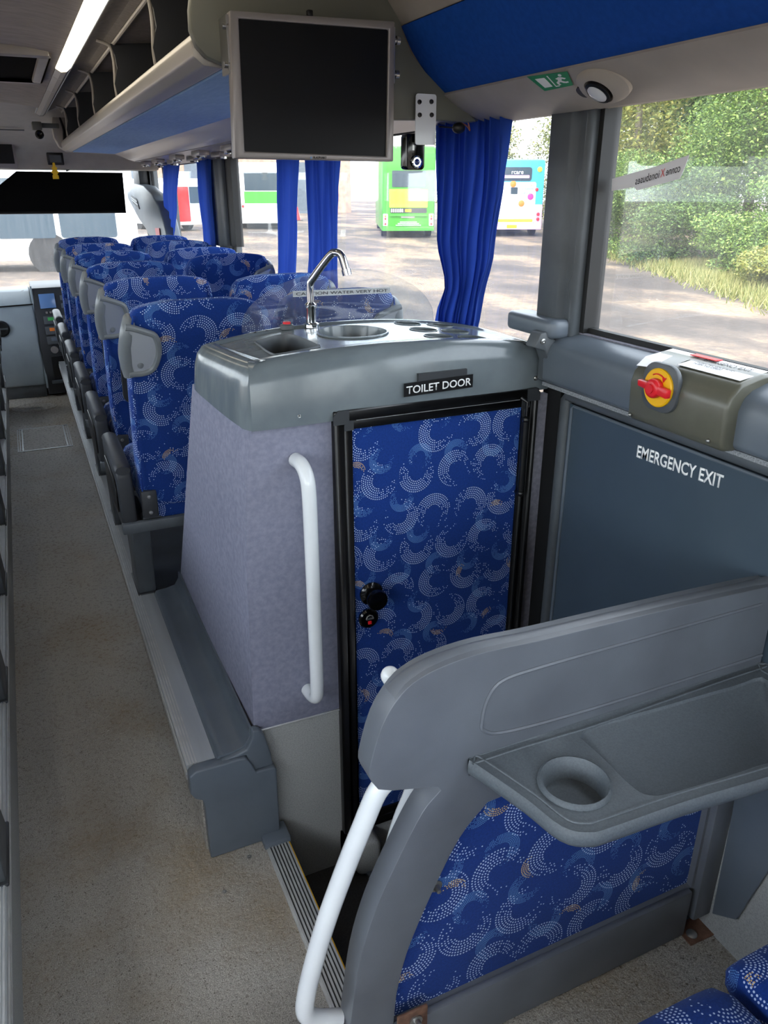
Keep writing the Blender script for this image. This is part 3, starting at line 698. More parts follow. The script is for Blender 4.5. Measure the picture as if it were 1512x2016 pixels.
ma = MB().tube([(1.0815, p[0], p[1]) for p in ar_], 0.0013, 6)
e = ar_[-1]; ma.add([(1.0815, e[0] + 0.006, e[1] + 0.004), (1.0815, e[0] - 0.006, e[1] + 0.002), (1.0815, e[0] - 0.003, e[1] - 0.008)], [(0, 1, 2)])
ma.xf(lambda p: (p[0], 2 * yk - p[1], p[2])); ma.build('red_arrow', 'red', er)
for y, z in ((y1 - 0.012, 1.172), (y0 + 0.03, 1.176)): MB().ball((1.096, y, z), 0.004).build('screw', 'steel', er)
lbl = MB().add([(1.126, 1.105, 1.2885), (1.126, 0.955, 1.2885), (1.194, 0.955, 1.2985), (1.194, 1.105, 1.2985)], [(0, 1, 2, 3)]).build('exit_label', 'paper', er, solid=0.0006)
up_ = Vector((0.068, 0, 0.010)).normalized()
text('lettering', 'EMERGENCY EXIT', 'print', er, (1.170, 1.085, 1.2962), (0, -1, 0), up_, 0.012, 0.11, 0.0002)
text('lettering', 'TURN HANDLE AND\nPUSH TO OPEN', 'print', er, (1.152, 1.085, 1.2935), (0, -1, 0), up_, 0.006, 0.09, 0.0002)
MB().add([(1.104, 1.191, 1.272), (1.108, 1.115, 1.279), (1.150, 1.108, 1.2935), (1.195, 1.112, 1.2985), (1.195, 1.191, 1.2985), (1.125, 1.191, 1.2885)], [(0, 1, 2, 3, 4, 5)]).build('red_edged_label', 'paper', er, solid=0.0006)
B('red_corner', 'red', er, 1.176, 1.194, 1.06, 1.125, 1.2985, 1.3000)
# sticker on the glass, read from outside
q = [onx(*p, 1.219) for p in ((1204, 376), (1248, 368), (1254, 375), (1338, 352), (1346, 335), (1357, 305), (1290, 328), (1205, 352))]
st = MB().add(q, [tuple(range(8))]).build('window_sticker', 'paper', None, solid=0.0006)
tag(st, 'torn white see-through sticker on the emergency exit window', 'sticker')
a, b_ = onx(1338, 338, 1.2175), onx(1250, 364, 1.2175)
L = (b_ - a).length
for body, f0, f1, mt in (('conne', 0.0, 0.30, 'print'), ('X', 0.33, 0.42, 'red'), ('ionsbuses', 0.45, 1.0, 'print')):
    tt = text('lettering', body, mt, st, a + (b_ - a) * f0, b_ - a, (0, 0, 1), 0.016, L * (f1 - f0), 0)

# ------------------------------------------------------------------ panel over the rear right window
hp = thing('trim_8', 'blue covered panel with grey lower cove above the rear right window', 'wall panel', (1.0, 0.5, 1.75), kind='structure')
def strip(pts, y0, y1, mat, name, solid=0.008, n_=5):
    c = bez([(p[0], 0, p[1]) for p in pts], n_)
    return MB().loft([[(p.x, y, p.z) for p in c] for y in (y0, y1)], closed=False).build(name, mat, hp, solid=solid)
Y0P, Y1P = TAIL, 1.875
strip([(0.80, 2.08), (0.86, 2.01), (0.905, 1.955)], Y0P, Y1P, 'beige', 'upper_cove')
strip([(0.907, 1.952), (0.935, 1.905), (0.975, 1.86), (1.022, 1.822)], Y0P, Y1P, 'blue_panel', 'blue_panel')
strip([(1.018, 1.818), (1.055, 1.795), (1.10, 1.775), (1.152, 1.762)], Y0P, Y1P, 'beige', 'lower_cove')
MB().tube([(1.020, Y0P, 1.8185), (1.020, Y1P, 1.8185)], 0.0045, 8).build('edge_bead', 'grey_dark', hp)
MB().tube([(1.152, Y0P, 1.762), (1.152, Y1P, 1.762)], 0.004, 8).build('edge_bead', 'beige', hp)
B('cove_return', 'beige', hp, 1.152, 1.2, Y0P, Y1P, 1.758, 1.764)
B('rack_roof', 'beige', hp, 0.33, 0.80, TAIL, 1.875, 2.085, 2.095)
# exit sign sticker and spot lamp sit on the cove
def oncove(x, y):
    c = bez([(1.018, 0, 1.818), (1.055, 0, 1.795), (1.10, 0, 1.775), (1.152, 0, 1.762)], 20)
    return min(((abs(onx(x, y, s_.x).z - s_.z), onx(x, y, s_.x)) for s_ in c), key=lambda e_: e_[0])[1]
q = [oncove(*p) for p in ((1043, 142), (1122, 131), (1134, 158), (1078, 170))]
nn = (q[1] - q[0]).cross(q[3] - q[0]).normalized()
if nn.z > 0: nn = -nn
q = [p + nn * 0.010 for p in q]
sg = MB().add(q, [(0, 1, 2, 3)]).build('exit_sign', 'green', None, solid=0.0008); tag(sg, 'small green running man exit sticker above the window pillar', 'sign')
def qd(u, v): return (q[0] * (1 - u) + q[1] * u) * (1 - v) + (q[3] * (1 - u) + q[2] * u) * v + nn * 0.0008
ic = MB()
for u0, u1, v0, v1 in ((0.12, 0.38, 0.2, 0.82), (0.47, 0.50, 0.1, 0.85), (0.47, 0.60, 0.82, 0.88)): ic.add([qd(u0, v0), qd(u1, v0), qd(u1, v1), qd(u0, v1)], [(0, 1, 2, 3)])
for u0, v0, u1, v1, wd in ((0.76, 0.30, 0.70, 0.55, 0.05), (0.70, 0.55, 0.82, 0.70, 0.035), (0.70, 0.55, 0.60, 0.66, 0.035), (0.82, 0.70, 0.92, 0.70, 0.03), (0.76, 0.33, 0.88, 0.45, 0.03), (0.76, 0.33, 0.64, 0.40, 0.03), (0.60, 0.66, 0.64, 0.82, 0.03)):
    du, dv = v1 - v0, u0 - u1; l_ = math.hypot(du, dv); du, dv = du / l_ * wd, dv / l_ * wd * 1.6
    ic.add([qd(u0 - du, v0 - dv), qd(u0 + du, v0 + dv), qd(u1 + du, v1 + dv), qd(u1 - du, v1 - dv)], [(0, 1, 2, 3)])
ic.add([qd(0.79 + 0.045 * math.cos(a_ * 0.63), 0.18 + 0.09 * math.sin(a_ * 0.63)) for a_ in range(10)], [tuple(range(10))])
ic.build('exit_pictogram', 'white_matt', sg, solid=0.0003)
lp = oncove(1192, 158); lp2 = lp + nn * 0.001
spl = thing('reading_lamp', 'round swivelling reading lamp in a grey pod above the exit window', 'lamp', lp)
ux = Vector((0, 1, 0)); uz = nn.cross(ux).normalized()
def pod(r, h, sx=1.0): return [lp + ux * (r * sx * math.cos(2 * math.pi * i / 28)) + uz * (r * math.sin(2 * math.pi * i / 28)) + nn * h for i in range(28)]
MB().loft([pod(0.045, -0.002, 1.55), pod(0.044, 0.012, 1.5), pod(0.036, 0.022, 1.35), pod(0.030, 0.024, 1.05), pod(0.027, 0.018, 1.0)]).build('pod', 'beige', spl)
MB().loft([pod(0.027, 0.018), pod(0.027, 0.028), pod(0.022, 0.030), pod(0.021, 0.024)]).build('lamp_ring', 'black', spl)
MB().loft([pod(0.0205, 0.022), pod(0.0205, 0.030), pod(0.014, 0.034), pod(0.002, 0.035)]).build('lamp_lens', 'lens', spl)
MB().loft([[p + ux * 0.052 for p in pod(0.014, h)] for h in (0.010, 0.020)]).build('switch_plate', 'black', spl)

# ------------------------------------------------------------------ luggage racks
def rack(s, y0, y1, label, divs, services):
    t = thing('luggage_rack', label, 'luggage rack', (s * 0.75, (y0 + y1) / 2, 1.76))
    X_ = lambda x: s * x
    def sheet(name, mat, pts, solid=0.006, par=t, ya=y0, yb=y1, nseg=4):
        c = bez([(p[0], 0, p[1]) for p in pts], nseg)
        return MB().loft([[(X_(p.x), ya + (yb - ya) * k / 6, p.z) for p in c] for k in range(7)], closed=False).build(name, mat, par, solid=solid)
    lipp = [(0.425, 1.912), (0.412, 1.890), (0.416, 1.862), (0.438, 1.846), (0.478, 1.842), (0.488, 1.850), (0.46, 1.862), (0.442, 1.885), (0.437, 1.912)]
    MB().prism([(X_(p[0]), p[1]) for p in lipp], 'y', y0, y1).build('front_lip', 'silver_beige', t, bevel=0.005)
    sheet('blue_underside', 'rack_blue', [(0.485, 1.846), (0.62, 1.843), (0.765, 1.838)])
    sheet('inner_trim', 'silver_beige', [(0.768, 1.838), (0.80, 1.828), (0.855, 1.803), (0.90, 1.792)])
    MB().tube([(X_(0.767), y0, 1.835), (X_(0.767), y1, 1.835)], 0.003, 6).build('trim_bead', 'grey_dark', t)
    sp_ = sheet('service_panel', 'silver', [(0.903, 1.790), (1.0, 1.784), (1.08, 1.776), (1.15, 1.766)])
    sheet('rack_floor', 'rack_dark', [(0.445, 1.872), (0.8, 1.870), (1.15, 1.870)])
    sheet('back_lining', 'rack_dark', [(1.16, 1.87), (1.165, 1.98), (1.12, 2.07)])
    sheet('roof_lining', 'rack_dark', [(0.335, 2.082), (0.40, 2.095), (0.44, 2.085), (0.445, 2.09), (0.8, 2.10), (1.12, 2.07)])
    MB().tube([(X_(0.438), y0, 2.078), (X_(0.438), y1, 2.078)], 0.007, 8).build('top_rail', 'beige', t)
    for y in divs:
        d = MB().prism([(X_(p[0]), p[1]) for p in ((0.432, 1.90), (0.425, 1.95), (0.440, 2.00), (0.437, 2.04), (0.425, 2.075), (0.62, 2.09), (0.60, 1.875), (0.44, 1.875))], 'y', y - 0.006, y + 0.006).build('divider', 'charcoal', t)
        e = bez([(X_(0.430), y, 1.895), (X_(0.427), y, 1.945), (X_(0.431), y, 2.0), (X_(0.430), y, 2.04), (X_(0.422), y, 2.07), (X_(0.38), y, 2.084)], 4)
        MB().tube(e, 0.0055, 8).build('divider_edge', 'beige', d)
    for y in services:
        b_ = MB().box(*sorted((X_(0.93), X_(0.985))), y - 0.10, y + 0.10, 1.758, 1.784).box(*sorted((X_(1.02), X_(1.075))), y - 0.16, y + 0.04, 1.752, 1.778).build('service_unit', 'silver', t, bevel=0.006)
        for x, yy, z in ((0.957, y - 0.07, 1.754), (0.957, y + 0.07, 1.754), (1.047, y - 0.13, 1.748)):
            MB().lathe([(0.018, 0.006), (0.018, -0.004), (0.012, -0.007), (0.001, -0.005)], (X_(x), yy, z), 'z', 12).build('air_nozzle', 'chrome', b_)
        MB().lathe([(0.022, 0.004), (0.020, -0.006), (0.001, -0.007)], (X_(0.957), y, 1.757), 'z', 12).build('reading_light', 'black', b_)
        MB().lathe([(0.022, 0.004), (0.020, -0.006), (0.001, -0.007)], (X_(1.047), y - 0.04, 1.751), 'z', 12).build('speaker_dot', 'black', b_)
    return t
DIV = [onx(x, y, 0.42).y for x, y in ((301, 136), (226, 192), (183, 221), (153, 245))]
DIV = [DIV[0], DIV[0] + (DIV[1] - DIV[0]), DIV[2], DIV[3], DIV[3] + 0.9]
RY0, RY1 = 1.90, 6.35
rk = rack(1, RY0, RY1, 'long overhead luggage rack with light blue underside above the right hand seats', [y for y in DIV if y < 6.3], [2.45, 3.1, 3.75, 4.4, 5.05, 5.7, 6.2])
lk_ = rack(-1, TAIL + 0.1, 6.0, 'overhead luggage rack along the left hand side of the coach', [0.5, 1.4, 2.3, 3.2, 4.1, 5.0], [0.4, 1.1, 1.8, 2.45, 3.1, 3.75, 4.4, 5.05, 5.7])
# end panel behind the screen
ep = [(376, -60), (372, 0), (370, 20), (372, 60), (384, 92), (404, 114), (440, 130), (500, 165), (600, 215), (700, 236), (850, 238), (905, 242), (935, 241), (905, 212), (870, 180), (835, 145), (806, 108), (788, 65), (778, 20), (776, -60)]
ep = [ony(*q, 1.885) for q in ep]
e_ = MB().prism([(p.x, min(p.z, 2.085)) for p in ep], 'y', 1.868, 1.899).build('end_panel', 'endpanel', rk, bevel=0.006)
fe = MB().loft([[(x, y, z) for x, z in ((0.412, 1.91), (0.416, 1.86), (0.44, 1.842), (0.77, 1.832), (0.90, 1.786), (1.15, 1.762), (1.16, 1.80), (1.1, 1.87), (0.80, 1.88), (0.46, 1.90))] for y in (6.351, 6.40)] +
               [[(x + 0.12 * k, 6.40 + 0.09 * k, z + 0.03 * k) for x, z in ((0.412, 1.91), (0.416, 1.86), (0.44, 1.842), (0.77, 1.832), (0.90, 1.786), (1.15, 1.762), (1.16, 1.80), (1.1, 1.87), (0.80, 1.88), (0.46, 1.90))] for k in (0.5, 1.0)])
fe.build('front_end_cap', 'beige', rk, bevel=0.008)
MB().prism([(0.385, 2.075), (0.37, 2.0), (0.375, 1.93), (0.40, 1.87), (0.44, 1.846), (0.47, 1.88), (0.46, 1.95), (0.47, 2.075)], 'y', 6.352, 6.46).build('end_upright', 'beige', rk, bevel=0.01)
MB().tube(bez([(0.43, 6.36, 2.06), (0.445, 6.355, 1.98), (0.44, 6.352, 1.91), (0.455, 6.345, 1.885)], 5), 0.010, 8).build('end_seal', 'black', rk)

# ceiling light strips along the aisle; the left one is added out of view
def light_strip(s, y0, y1, lit, label):
    t = thing('ceiling_light', label, 'ceiling light', (s * 0.305, (y0 + y1) / 2, 2.06))
    def pf(y, d=0.0): return [(s * x, y, z + d) for x, z in ((0.272, 2.085), (0.276, 2.062), (0.296, 2.050), (0.318, 2.052), (0.334, 2.066), (0.337, 2.088))]
    a = y0
    for b_, on in lit:
        MB().loft([pf(a + 0.003), pf(b_ - 0.003)]).build('tube_diffuser' if on else 'blank_diffuser', 'lamp' if on else 'diffuser', t)
        a = b_
    for k in (y0, y1): MB().loft([pf(k - 0.004, -0.001), pf(k + 0.004, -0.001)]).build('end_stop', 'grey', t)
    MB().tube([(s * 0.271, y0, 2.068), (s * 0.271, y1, 2.068)], 0.003, 6).build('rail', 'alu', t)
    MB().tube([(s * 0.337, y0, 2.068), (s * 0.337, y1, 2.068)], 0.003, 6).build('rail', 'alu', t)
light_strip(1, -1.5, 6.2, [(0.9, True), (1.6, False), (3.9, True), (4.15, False), (4.7, False), (6.2, False)], 'lit ceiling light strip along the right edge of the headlining')  # the lit length behind the camera is added to brighten the cabin
light_strip(-1, -1.5, 6.0, [(0.9, True), (1.6, False), (3.9, True), (4.6, False), (6.0, False)], 'added unseen ceiling light strip along the left edge of the headlining')  # out of view, added and lit to fill the interior
# roof hatch
rh_ = thing('roof_hatch', 'dark roof hatch in a cream frame in the aisle ceiling', 'roof hatch', (0, 3.95, 2.05))
hx, ya, yb = 0.232, 3.50, 4.40
fr = MB()
for x0, x1, y0, y1 in ((-hx, hx, ya, ya + 0.05), (-hx, hx, yb - 0.05, yb), (-hx, -hx + 0.035, ya + 0.05, yb - 0.05), (hx - 0.035, hx, ya + 0.05, yb - 0.05)): fr.box(x0, x1, y0, y1, 2.052, 2.094)
fr.build('hatch_frame', 'beige', rh_, bevel=0.008)
B('hatch_glass', 'matt_black', rh_, -hx + 0.035, hx - 0.035, ya + 0.05, yb - 0.05, 2.066, 2.080)

# ------------------------------------------------------------------ screen on the rack end
tv = thing('monitor', 'large silver framed flat screen hanging from the luggage rack end', 'monitor', (0.66, 1.84, 1.65))
YT = 1.795
c = [ony(*q, YT) for q in ((452, 20), (778, 42), (775, 318), (463, 312))]
sc = [ony(*q, YT) for q in ((470, 36), (766, 58), (761, 308), (482, 298))]
def quadring(o_, i_, y, yd):
    m_ = MB(); n_ = 4
    vs = [(p.x, y, p.z) for p in o_] + [(p.x, y, p.z) for p in i_] + [(p.x, y + yd, p.z) for p in o_] + [(p.x, y + yd, p.z) for p in i_]
    fs = []
    for k in range(4):
        j = (k + 1) % 4; fs += [(k, j, 4 + j, 4 + k), (8 + k, 12 + k, 12 + j, 8 + j), (k, 8 + k, 8 + j, j), (4 + k, 4 + j, 12 + j, 12 + k)]
    return m_.add(vs, fs)
quadring(c, sc, YT, 0.03).build('bezel', 'silver', tv, bevel=0.003)
MB().loft([[(p.x, YT + 0.006, p.z) for p in sc], [(p.x, YT + 0.02, p.z) for p in sc]]).build('screen', 'screen', tv)
cm = sum(c, Vector()) / 4
MB().loft([[tuple(cm + (p - cm) * 0.985 + Vector((0, 0.03, 0))) for p in c], [tuple(cm + (p - cm) * 0.95 + Vector((0, 0.055, 0))) for p in c], [tuple(cm + (p - cm) * 0.6 + Vector((0, 0.073, 0))) for p in c]]).build('back_shell', 'silver', tv)
a, b_ = ony(617, 312.5, YT - 0.0003), ony(643, 313, YT - 0.0003)
text('lettering', 'BLAUPUNKT', 'print', tv, a, b_ - a, (0, 0, 1), 0.0052, (b_ - a).length, 0.0003, 0.01)
k = ony(612.5, 310.5, YT - 0.0006); MB().lathe([(0.0024, 0), (0.0024, -0.0006), (0.0002, -0.0006)], k, 'y', 12).build('logo_dot', 'lcd_blue', tv)
for q, sx in (((448, 52), -1), ((452, 128), -1), ((783, 80), 1), ((781, 147), 1)):
    p = ony(*q, YT + 0.02); m_ = MB().lathe([(0.006, -0.012), (0.006, -0.004), (0.009, -0.004), (0.009, 0.004), (0.001, 0.006)], (p.x, p.y, p.z), 'x', 12)
    m_.build('bracket_screw', 'steel', tv)
for x0, q0, q1 in ((c[0].x - 0.006, (450, 30), (456, 145)), (c[1].x + 0.001, (780, 55), (778, 165))):
    za, zb = ony(*q0, YT + 0.02).z, ony(*q1, YT + 0.02).z
    B('side_bracket', 'steel', tv, x0, x0 + 0.005, YT + 0.012, 1.868, zb, za)
k = ony(614, 26, YT); B('top_latch', 'black', tv, k.x - 0.006, k.x + 0.006, YT + 0.008, YT + 0.02, k.z - 0.004, k.z + 0.008, 0.002)
# bracket plate with dash camera
yc = 1.858
a, b_ = ony(818, 184, yc), ony(856, 286, yc)
cp_ = thing('camera_bracket', 'white metal plate with four screws on the rack end panel', 'bracket', (a.x, yc, b_.z))
MB().prism(rrect(a.x, b_.x, b_.z, a.z, 0.006, 4), 'y', yc - 0.003, yc).build('plate', 'white', cp_)
for q in ((824.5, 201), (848, 200.5), (825, 226.5), (848.5, 226.5)):
    p = ony(*q, yc); MB().lathe([(0.0055, -0.003), (0.005, -0.006), (0.002, -0.0065), (0.0005, -0.005)], (p.x, yc, p.z), 'y', 12).build('screw', 'black', cp_)
p = ony(838, 300, yc); B('spacer', 'steel', cp_, a.x + 0.008, a.x + 0.03, yc, 1.8675, a.z - 0.055, a.z - 0.01)
yd = 1.868
a, b_ = ony(798, 262, yd), ony(836, 335, yd)
dc = thing('dash_camera', 'black dash camera with blue lens hanging below the white bracket plate', 'camera', (a.x, yd, b_.z))
MB().prism(rrect(a.x, b_.x, b_.z, a.z, 0.010, 5), 'y', yd - 0.001, yd + 0.028).build('body', 'black_gloss', dc, bevel=0.004)
p = ony(819, 319, yd)
MB().lathe([(0.0145, -0.001), (0.0145, -0.007), (0.0115, -0.009), (0.0105, -0.006)], (p.x, yd, p.z), 'y', 24).build('lens_ring', 'chrome', dc)
MB().lathe([(0.0105, -0.004), (0.006, -0.007), (0.0005, -0.008)], (p.x, yd, p.z), 'y', 20).build('lens', plain('blue lens', '#16307a', 0.05, coat=0.6), dc)
p2 = ony(813, 288, yd); B('side_slot', 'steel', dc, p2.x - 0.0025, p2.x + 0.0025, yd - 0.002, yd - 0.001, p2.z - 0.009, p2.z + 0.009)
p = ony(903, 252, 1.85)
sc_ = thing('wired_sensor', 'small black round sensor with loose copper wires under the rack end', 'sensor', p)
MB().ball((p.x, 1.85, p.z), 0.017, 0.014, 0.013).build('body', 'black', sc_)
MB().tube(bez([(p.x - 0.012, 1.852, p.z), (p.x - 0.03, 1.856, p.z + 0.001), (p.x - 0.05, 1.86, p.z + 0.002)], 4), 0.0018, 6).build('cable', 'black', sc_)
MB().tube(bez([(p.x + 0.004, 1.848, p.z + 0.012), (p.x + 0.02, 1.843, p.z + 0.004), (p.x + 0.028, 1.842, p.z - 0.006), (p.x + 0.022, 1.842, p.z + 0.012)], 5), 0.0016, 6).build('copper_wire', plain('copper wire', '#a3654a', 0.4, 0.4), sc_)

# ------------------------------------------------------------------ curtains
def curtain(label, left, right, folds, amp=0.016, x=1.135, seed=1):
    """left / right = list of (z, y) outlines"""
    r_ = random.Random(seed); ph = [r_.uniform(-0.5, 0.5) for _ in range(folds + 2)]
    def at(o, z):
        o = sorted(o)
        for (z0, y0), (z1, y1) in zip(o, o[1:]):
            if z <= z1: f = (z - z0) / (z1 - z0); f = f * f * (3 - 2 * f); return y0 + (y1 - y0) * f
        return o[-1][1]
    zb, ztp = min(p[0] for p in left), max(p[0] for p in left)
    def fn(u, v):
        z = zb + (ztp - zb) * v; a_, b_ = at(left, z), at(right, z)
        uu = u + 0.012 * math.sin(5 * v + 9 * u)
        f = uu * folds; k = int(max(0, min(folds, f)))
        wob = math.sin(2 * math.pi * f + ph[k] * (1 - v))
        return (x + amp * wob * (0.55 + 0.45 * v) + 0.006 * math.sin(17 * u + 3 * v), a_ + (b_ - a_) * u + amp * 0.3 * math.cos(4 * math.pi * f), z)
    o = MB().grid(fn, folds * 8, 18).build('curtain', 'curtain', None, angle=180)
    return tag(o, label, 'curtain', 'blue pleated window curtains')
def yy(pts, X_=1.135): return [(onx(*q, X_).z, onx(*q, X_).y) for q in pts]
curtain('widest blue pleated curtain, gathered beside the toilet cabin', yy([(866, 222), (862, 330), (857, 470), (873, 560), (860, 612), (856, 650)]), yy([(1001, 205), (996, 330), (975, 490), (948, 610), (938, 665)]), 9, 0.020, seed=3)
curtain('blue curtain hanging just right of the gap below the screen', yy([(601, 285), (605, 420), (604, 575)]), yy([(667, 280), (667, 430), (668, 590)]), 6, 0.016, seed=5)
curtain('narrow blue curtain hanging left of the gap below the screen', yy([(544, 290), (545, 420), (546, 570)]), yy([(586, 290), (587, 420), (584, 580)]), 4, 0.014, seed=6)
curtain('slim blue curtain beside the grey window pillar', yy([(386, 295), (390, 380), (402, 485)]), yy([(412, 292), (418, 380), (427, 490)]), 4, 0.014, seed=8)
curtain('blue curtain tied at its foot beside the driver side pillar', yy([(320, 300), (321, 400), (327, 470)], 1.12), yy([(352, 300), (350, 400), (345, 472)], 1.12), 4, 0.014, 1.12, seed=9)

# ------------------------------------------------------------------ seats
def make_seat(side, aisle, tray, label, legs=True):
    """side -1: the aisle is on the seat's left; local origin on the floor under the rear end of the armrest"""
    root = thing('coach_seat', label, 'seat')
    hw = 0.207; n_ = 26
    lev = [(0.30, 0.000, 0.060, 0.86), (0.33, -0.004, 0.095, 0.96), (0.42, -0.020, 0.120, 1.0), (0.55, -0.055, 0.118, 1.0), (0.70, -0.100, 0.112, 1.0), (0.84, -0.143, 0.112, 0.99), (0.92, -0.170, 0.112, 0.97), (0.965, -0.186, 0.106, 0.945), (0.995, -0.196, 0.095, 0.905), (1.012, -0.200, 0.078, 0.85), (1.020, -0.198, 0.05, 0.76), (1.023, -0.192, 0.02, 0.6)]
    rings = []
    for z, yr, th, w_ in lev:
        ring = []
        for i in range(n_):
            a_ = 2 * math.pi * i / n_; ca, sa = math.cos(a_), math.sin(a_); e1 = 0.32
            ring.append((hw * w_ * math.copysign(abs(ca) ** e1, ca), yr + th / 2 + th / 2 * math.copysign(abs(sa) ** 0.55, sa), z + 0.012 * (1 - abs(ca)) * (1 if z > 0.9 else 0)))
        rings.append(ring)
    bk_ = MB().loft(rings).build('backrest', 'fabric', root, angle=80)
    for sx in (-1, 1):
        MB().tube([(sx * hw * w_ * 0.955, yr + 0.006, z) for z, yr, th, w_ in lev[1:9]], 0.0035, 6).build('piping', 'fabric', bk_)
    cr = []
    for y, zt_, zb_, w_ in ((-0.01, 0.43, 0.36, 0.90), (0.02, 0.445, 0.34, 0.98), (0.2, 0.45, 0.335, 1.0), (0.38, 0.46, 0.34, 1.0), (0.44, 0.455, 0.345, 0.98), (0.468, 0.435, 0.36, 0.93), (0.478, 0.41, 0.38, 0.86)):
        cr.append([(hw * w_ * math.copysign(abs(math.cos(2 * math.pi * i / 22)) ** 0.35, math.cos(2 * math.pi * i / 22)), y, (zt_ + zb_) / 2 + (zt_ - zb_) / 2 * math.copysign(abs(math.sin(2 * math.pi * i / 22)) ** 0.6, math.sin(2 * math.pi * i / 22))) for i in range(22)])
    MB().loft(cr).build('cushion', 'fabric', root, angle=80)
    B('seat_frame', 'grey_dark', root, -hw, hw, 0.0, 0.05, 0.285, 0.325, 0.006)
    B('seat_frame', 'grey_dark', root, -hw, hw, 0.36, 0.41, 0.285, 0.325, 0.006)
    # grip scooped into the upper corner of the back
    def rear(z):
        for (z0, y0, _, w0), (z1, y1, _, w1) in zip(lev, lev[1:]):
            if z <= z1: f = (z - z0) / (z1 - z0); return y0 + (y1 - y0) * f, w0 + (w1 - w0) * f
        return lev[-1][1], lev[-1][3]
    g0, g1 = 0.828, 0.968
    D = bez([(0.205, 0, g1), (0.185, 0, g1 - 0.004), (0.150, 0, g1 - 0.018), (0.128, 0, g1 - 0.03), (0.119, 0, g1 - 0.06), (0.122, 0, g0 + 0.045), (0.138, 0, g0 + 0.012), (0.165, 0, g0), (0.205, 0, g0)], 4)
    dp = [(side * p.x, rear(p.z)[0] - 0.004, p.z) for p in D]
    gh = MB().tube(dp, 0.0095, 10).build('grab_handle', 'handle', root)
    bar = [(side * (hw * rear(z)[1] - 0.002 + o), rear(z)[0] + dy, z) for z, o, dy in ((g0 - 0.006, -0.004, 0.008), (g0 + 0.03, 0.004, 0.008), (0.90, 0.008, 0.008), (g1 - 0.02, 0.004, 0.008), (g1 + 0.012, -0.002, 0.03), (g1 + 0.012, -0.008, 0.06))]
    MB().tube(bez(bar, 4), 0.0165, 12, flat=1.25).build('grip_bar', 'handle', gh)
    ins = MB().grid(lambda u, v: (side * (0.195 - (0.195 - 0.126 - 0.012 * (2 * v - 1) ** 4 * 1.2) * u), rear(g0 + 0.006 + (g1 - g0 - 0.014 - 0.012 * u) * v)[0] - 0.0035 + 0.0 * u, g0 + 0.006 + (g1 - g0 - 0.014 - 0.016 * u) * v), 8, 8).build('scoop', 'scoop', gh, solid=0.003)
    MB().ball((side * 0.172, rear(g0 + 0.03)[0] - 0.004, g0 + 0.028), 0.010, 0.004, 0.013).build('grip_boss', 'handle', gh)
    if aisle:
        x0, x1 = sorted((side * 0.275, side * 0.222))
        xm = (x0 + x1) / 2
        prof_ = rrect(-0.012, 0.40, 0.285, 0.50, 0.03, 4, (1, 1, 1, 0))
        MB().prism([(y, z) for y, z in prof_], 'x', x0 + 0.004, x1 - 0.002).build('side_shield', 'charcoal', root, bevel=0.008, seg=3)
        MB().prism(rrect(0.03, 0.36, 0.33, 0.45, 0.04, 4), 'x', *sorted((side * 0.272, side * 0.2765))).build('shield_recess', 'black', root, bevel=0.002)
        ar = MB().loft([[(xm + 0.026 * c1 * w_, y, z + 0.017 * s1 * w_) for c1, s1 in ((math.cos(2 * math.pi * i / 14), math.sin(2 * math.pi * i / 14)) for i in range(14))] for y, z, w_ in ((-0.014, 0.496, 0.86), (-0.008, 0.498, 0.98), (0.02, 0.500, 1.0), (0.2, 0.505, 1.0), (0.36, 0.505, 1.0), (0.385, 0.50, 0.8), (0.392, 0.497, 0.4))])
        ar.build('armrest', 'charcoal', root)
        a0, a1 = sorted((side * 0.205, side * 0.155))
        hg = B('hinge_plate', 'charcoal', root, a0, a1, -0.022, 0.01, 0.325, 0.42, 0.006)
        for z in (0.345, 0.40): MB().lathe([(0.007, 0), (0.006, -0.003), (0.0005, -0.004)], (side * 0.18, -0.022, z), 'y', 10).build('screw', 'steel', hg)
        b0, b1 = sorted((side * 0.275, side * 0.0))
        B('rear_rail', 'grey_dark', root, b0, b1, -0.028, -0.002, 0.282, 0.318, 0.004)
    if legs:
        lx = side * 0.215 if aisle else 0.0
        MB().loft([[(lx - 0.03, ya_, z), (lx + 0.03, ya_, z), (lx + 0.03, ya_ + wd, z), (lx - 0.03, ya_ + wd, z)] for z, ya_, wd in ((0.008, 0.075, 0.17), (0.10, 0.06, 0.15), (0.24, 0.03, 0.20), (0.286, 0.02, 0.30))]).build('leg', 'grey_dark', root, bevel=0.006)
        B('foot', 'charcoal', root, lx - 0.034, lx + 0.034, 0.068, 0.255, 0.0, 0.009, 0.003)
    if tray:
        def on_back(z, d): return rear(z)[0] - d
        x0, x1 = sorted((side * 0.160, side * -0.150))
        tr = MB().loft([[(p[0], on_back(p[1], d), p[1]) for p in rrect(x0, x1, 0.56, 0.77, 0.03, 4)] for d in (0.002, 0.020)]).build('folding_table', 'charcoal', root, bevel=0.003)
        MB().loft([[(p[0], on_back(p[1], d), p[1]) for p in rrect(x0 + 0.02, x1 - 0.02, 0.58, 0.75, 0.02, 4)] for d in (0.019, 0.022)]).build('table_recess', 'grey_dark', tr)
        B('table_catch', 'steel', root, side * 0.10 - 0.008, side * 0.10 + 0.008, on_back(0.53, 0.016), on_back(0.53, -0.004), 0.515, 0.555, 0.003)
    return root
ROW0, PITCH_ROW = 2.44, 0.67
ordn = ['nearest', 'second nearest', 'third', 'fourth', 'fifth', 'frontmost']
aisle_plain = make_seat(-1, True, False, 'nearest blue dotted aisle seat on the right, beside the toilet cabin')
aisle_plain.location = (0.447, ROW0, ZP); aisle_plain['group'] = 'coach seats on the right'
aisle_tray = make_seat(-1, True, True, 'x')
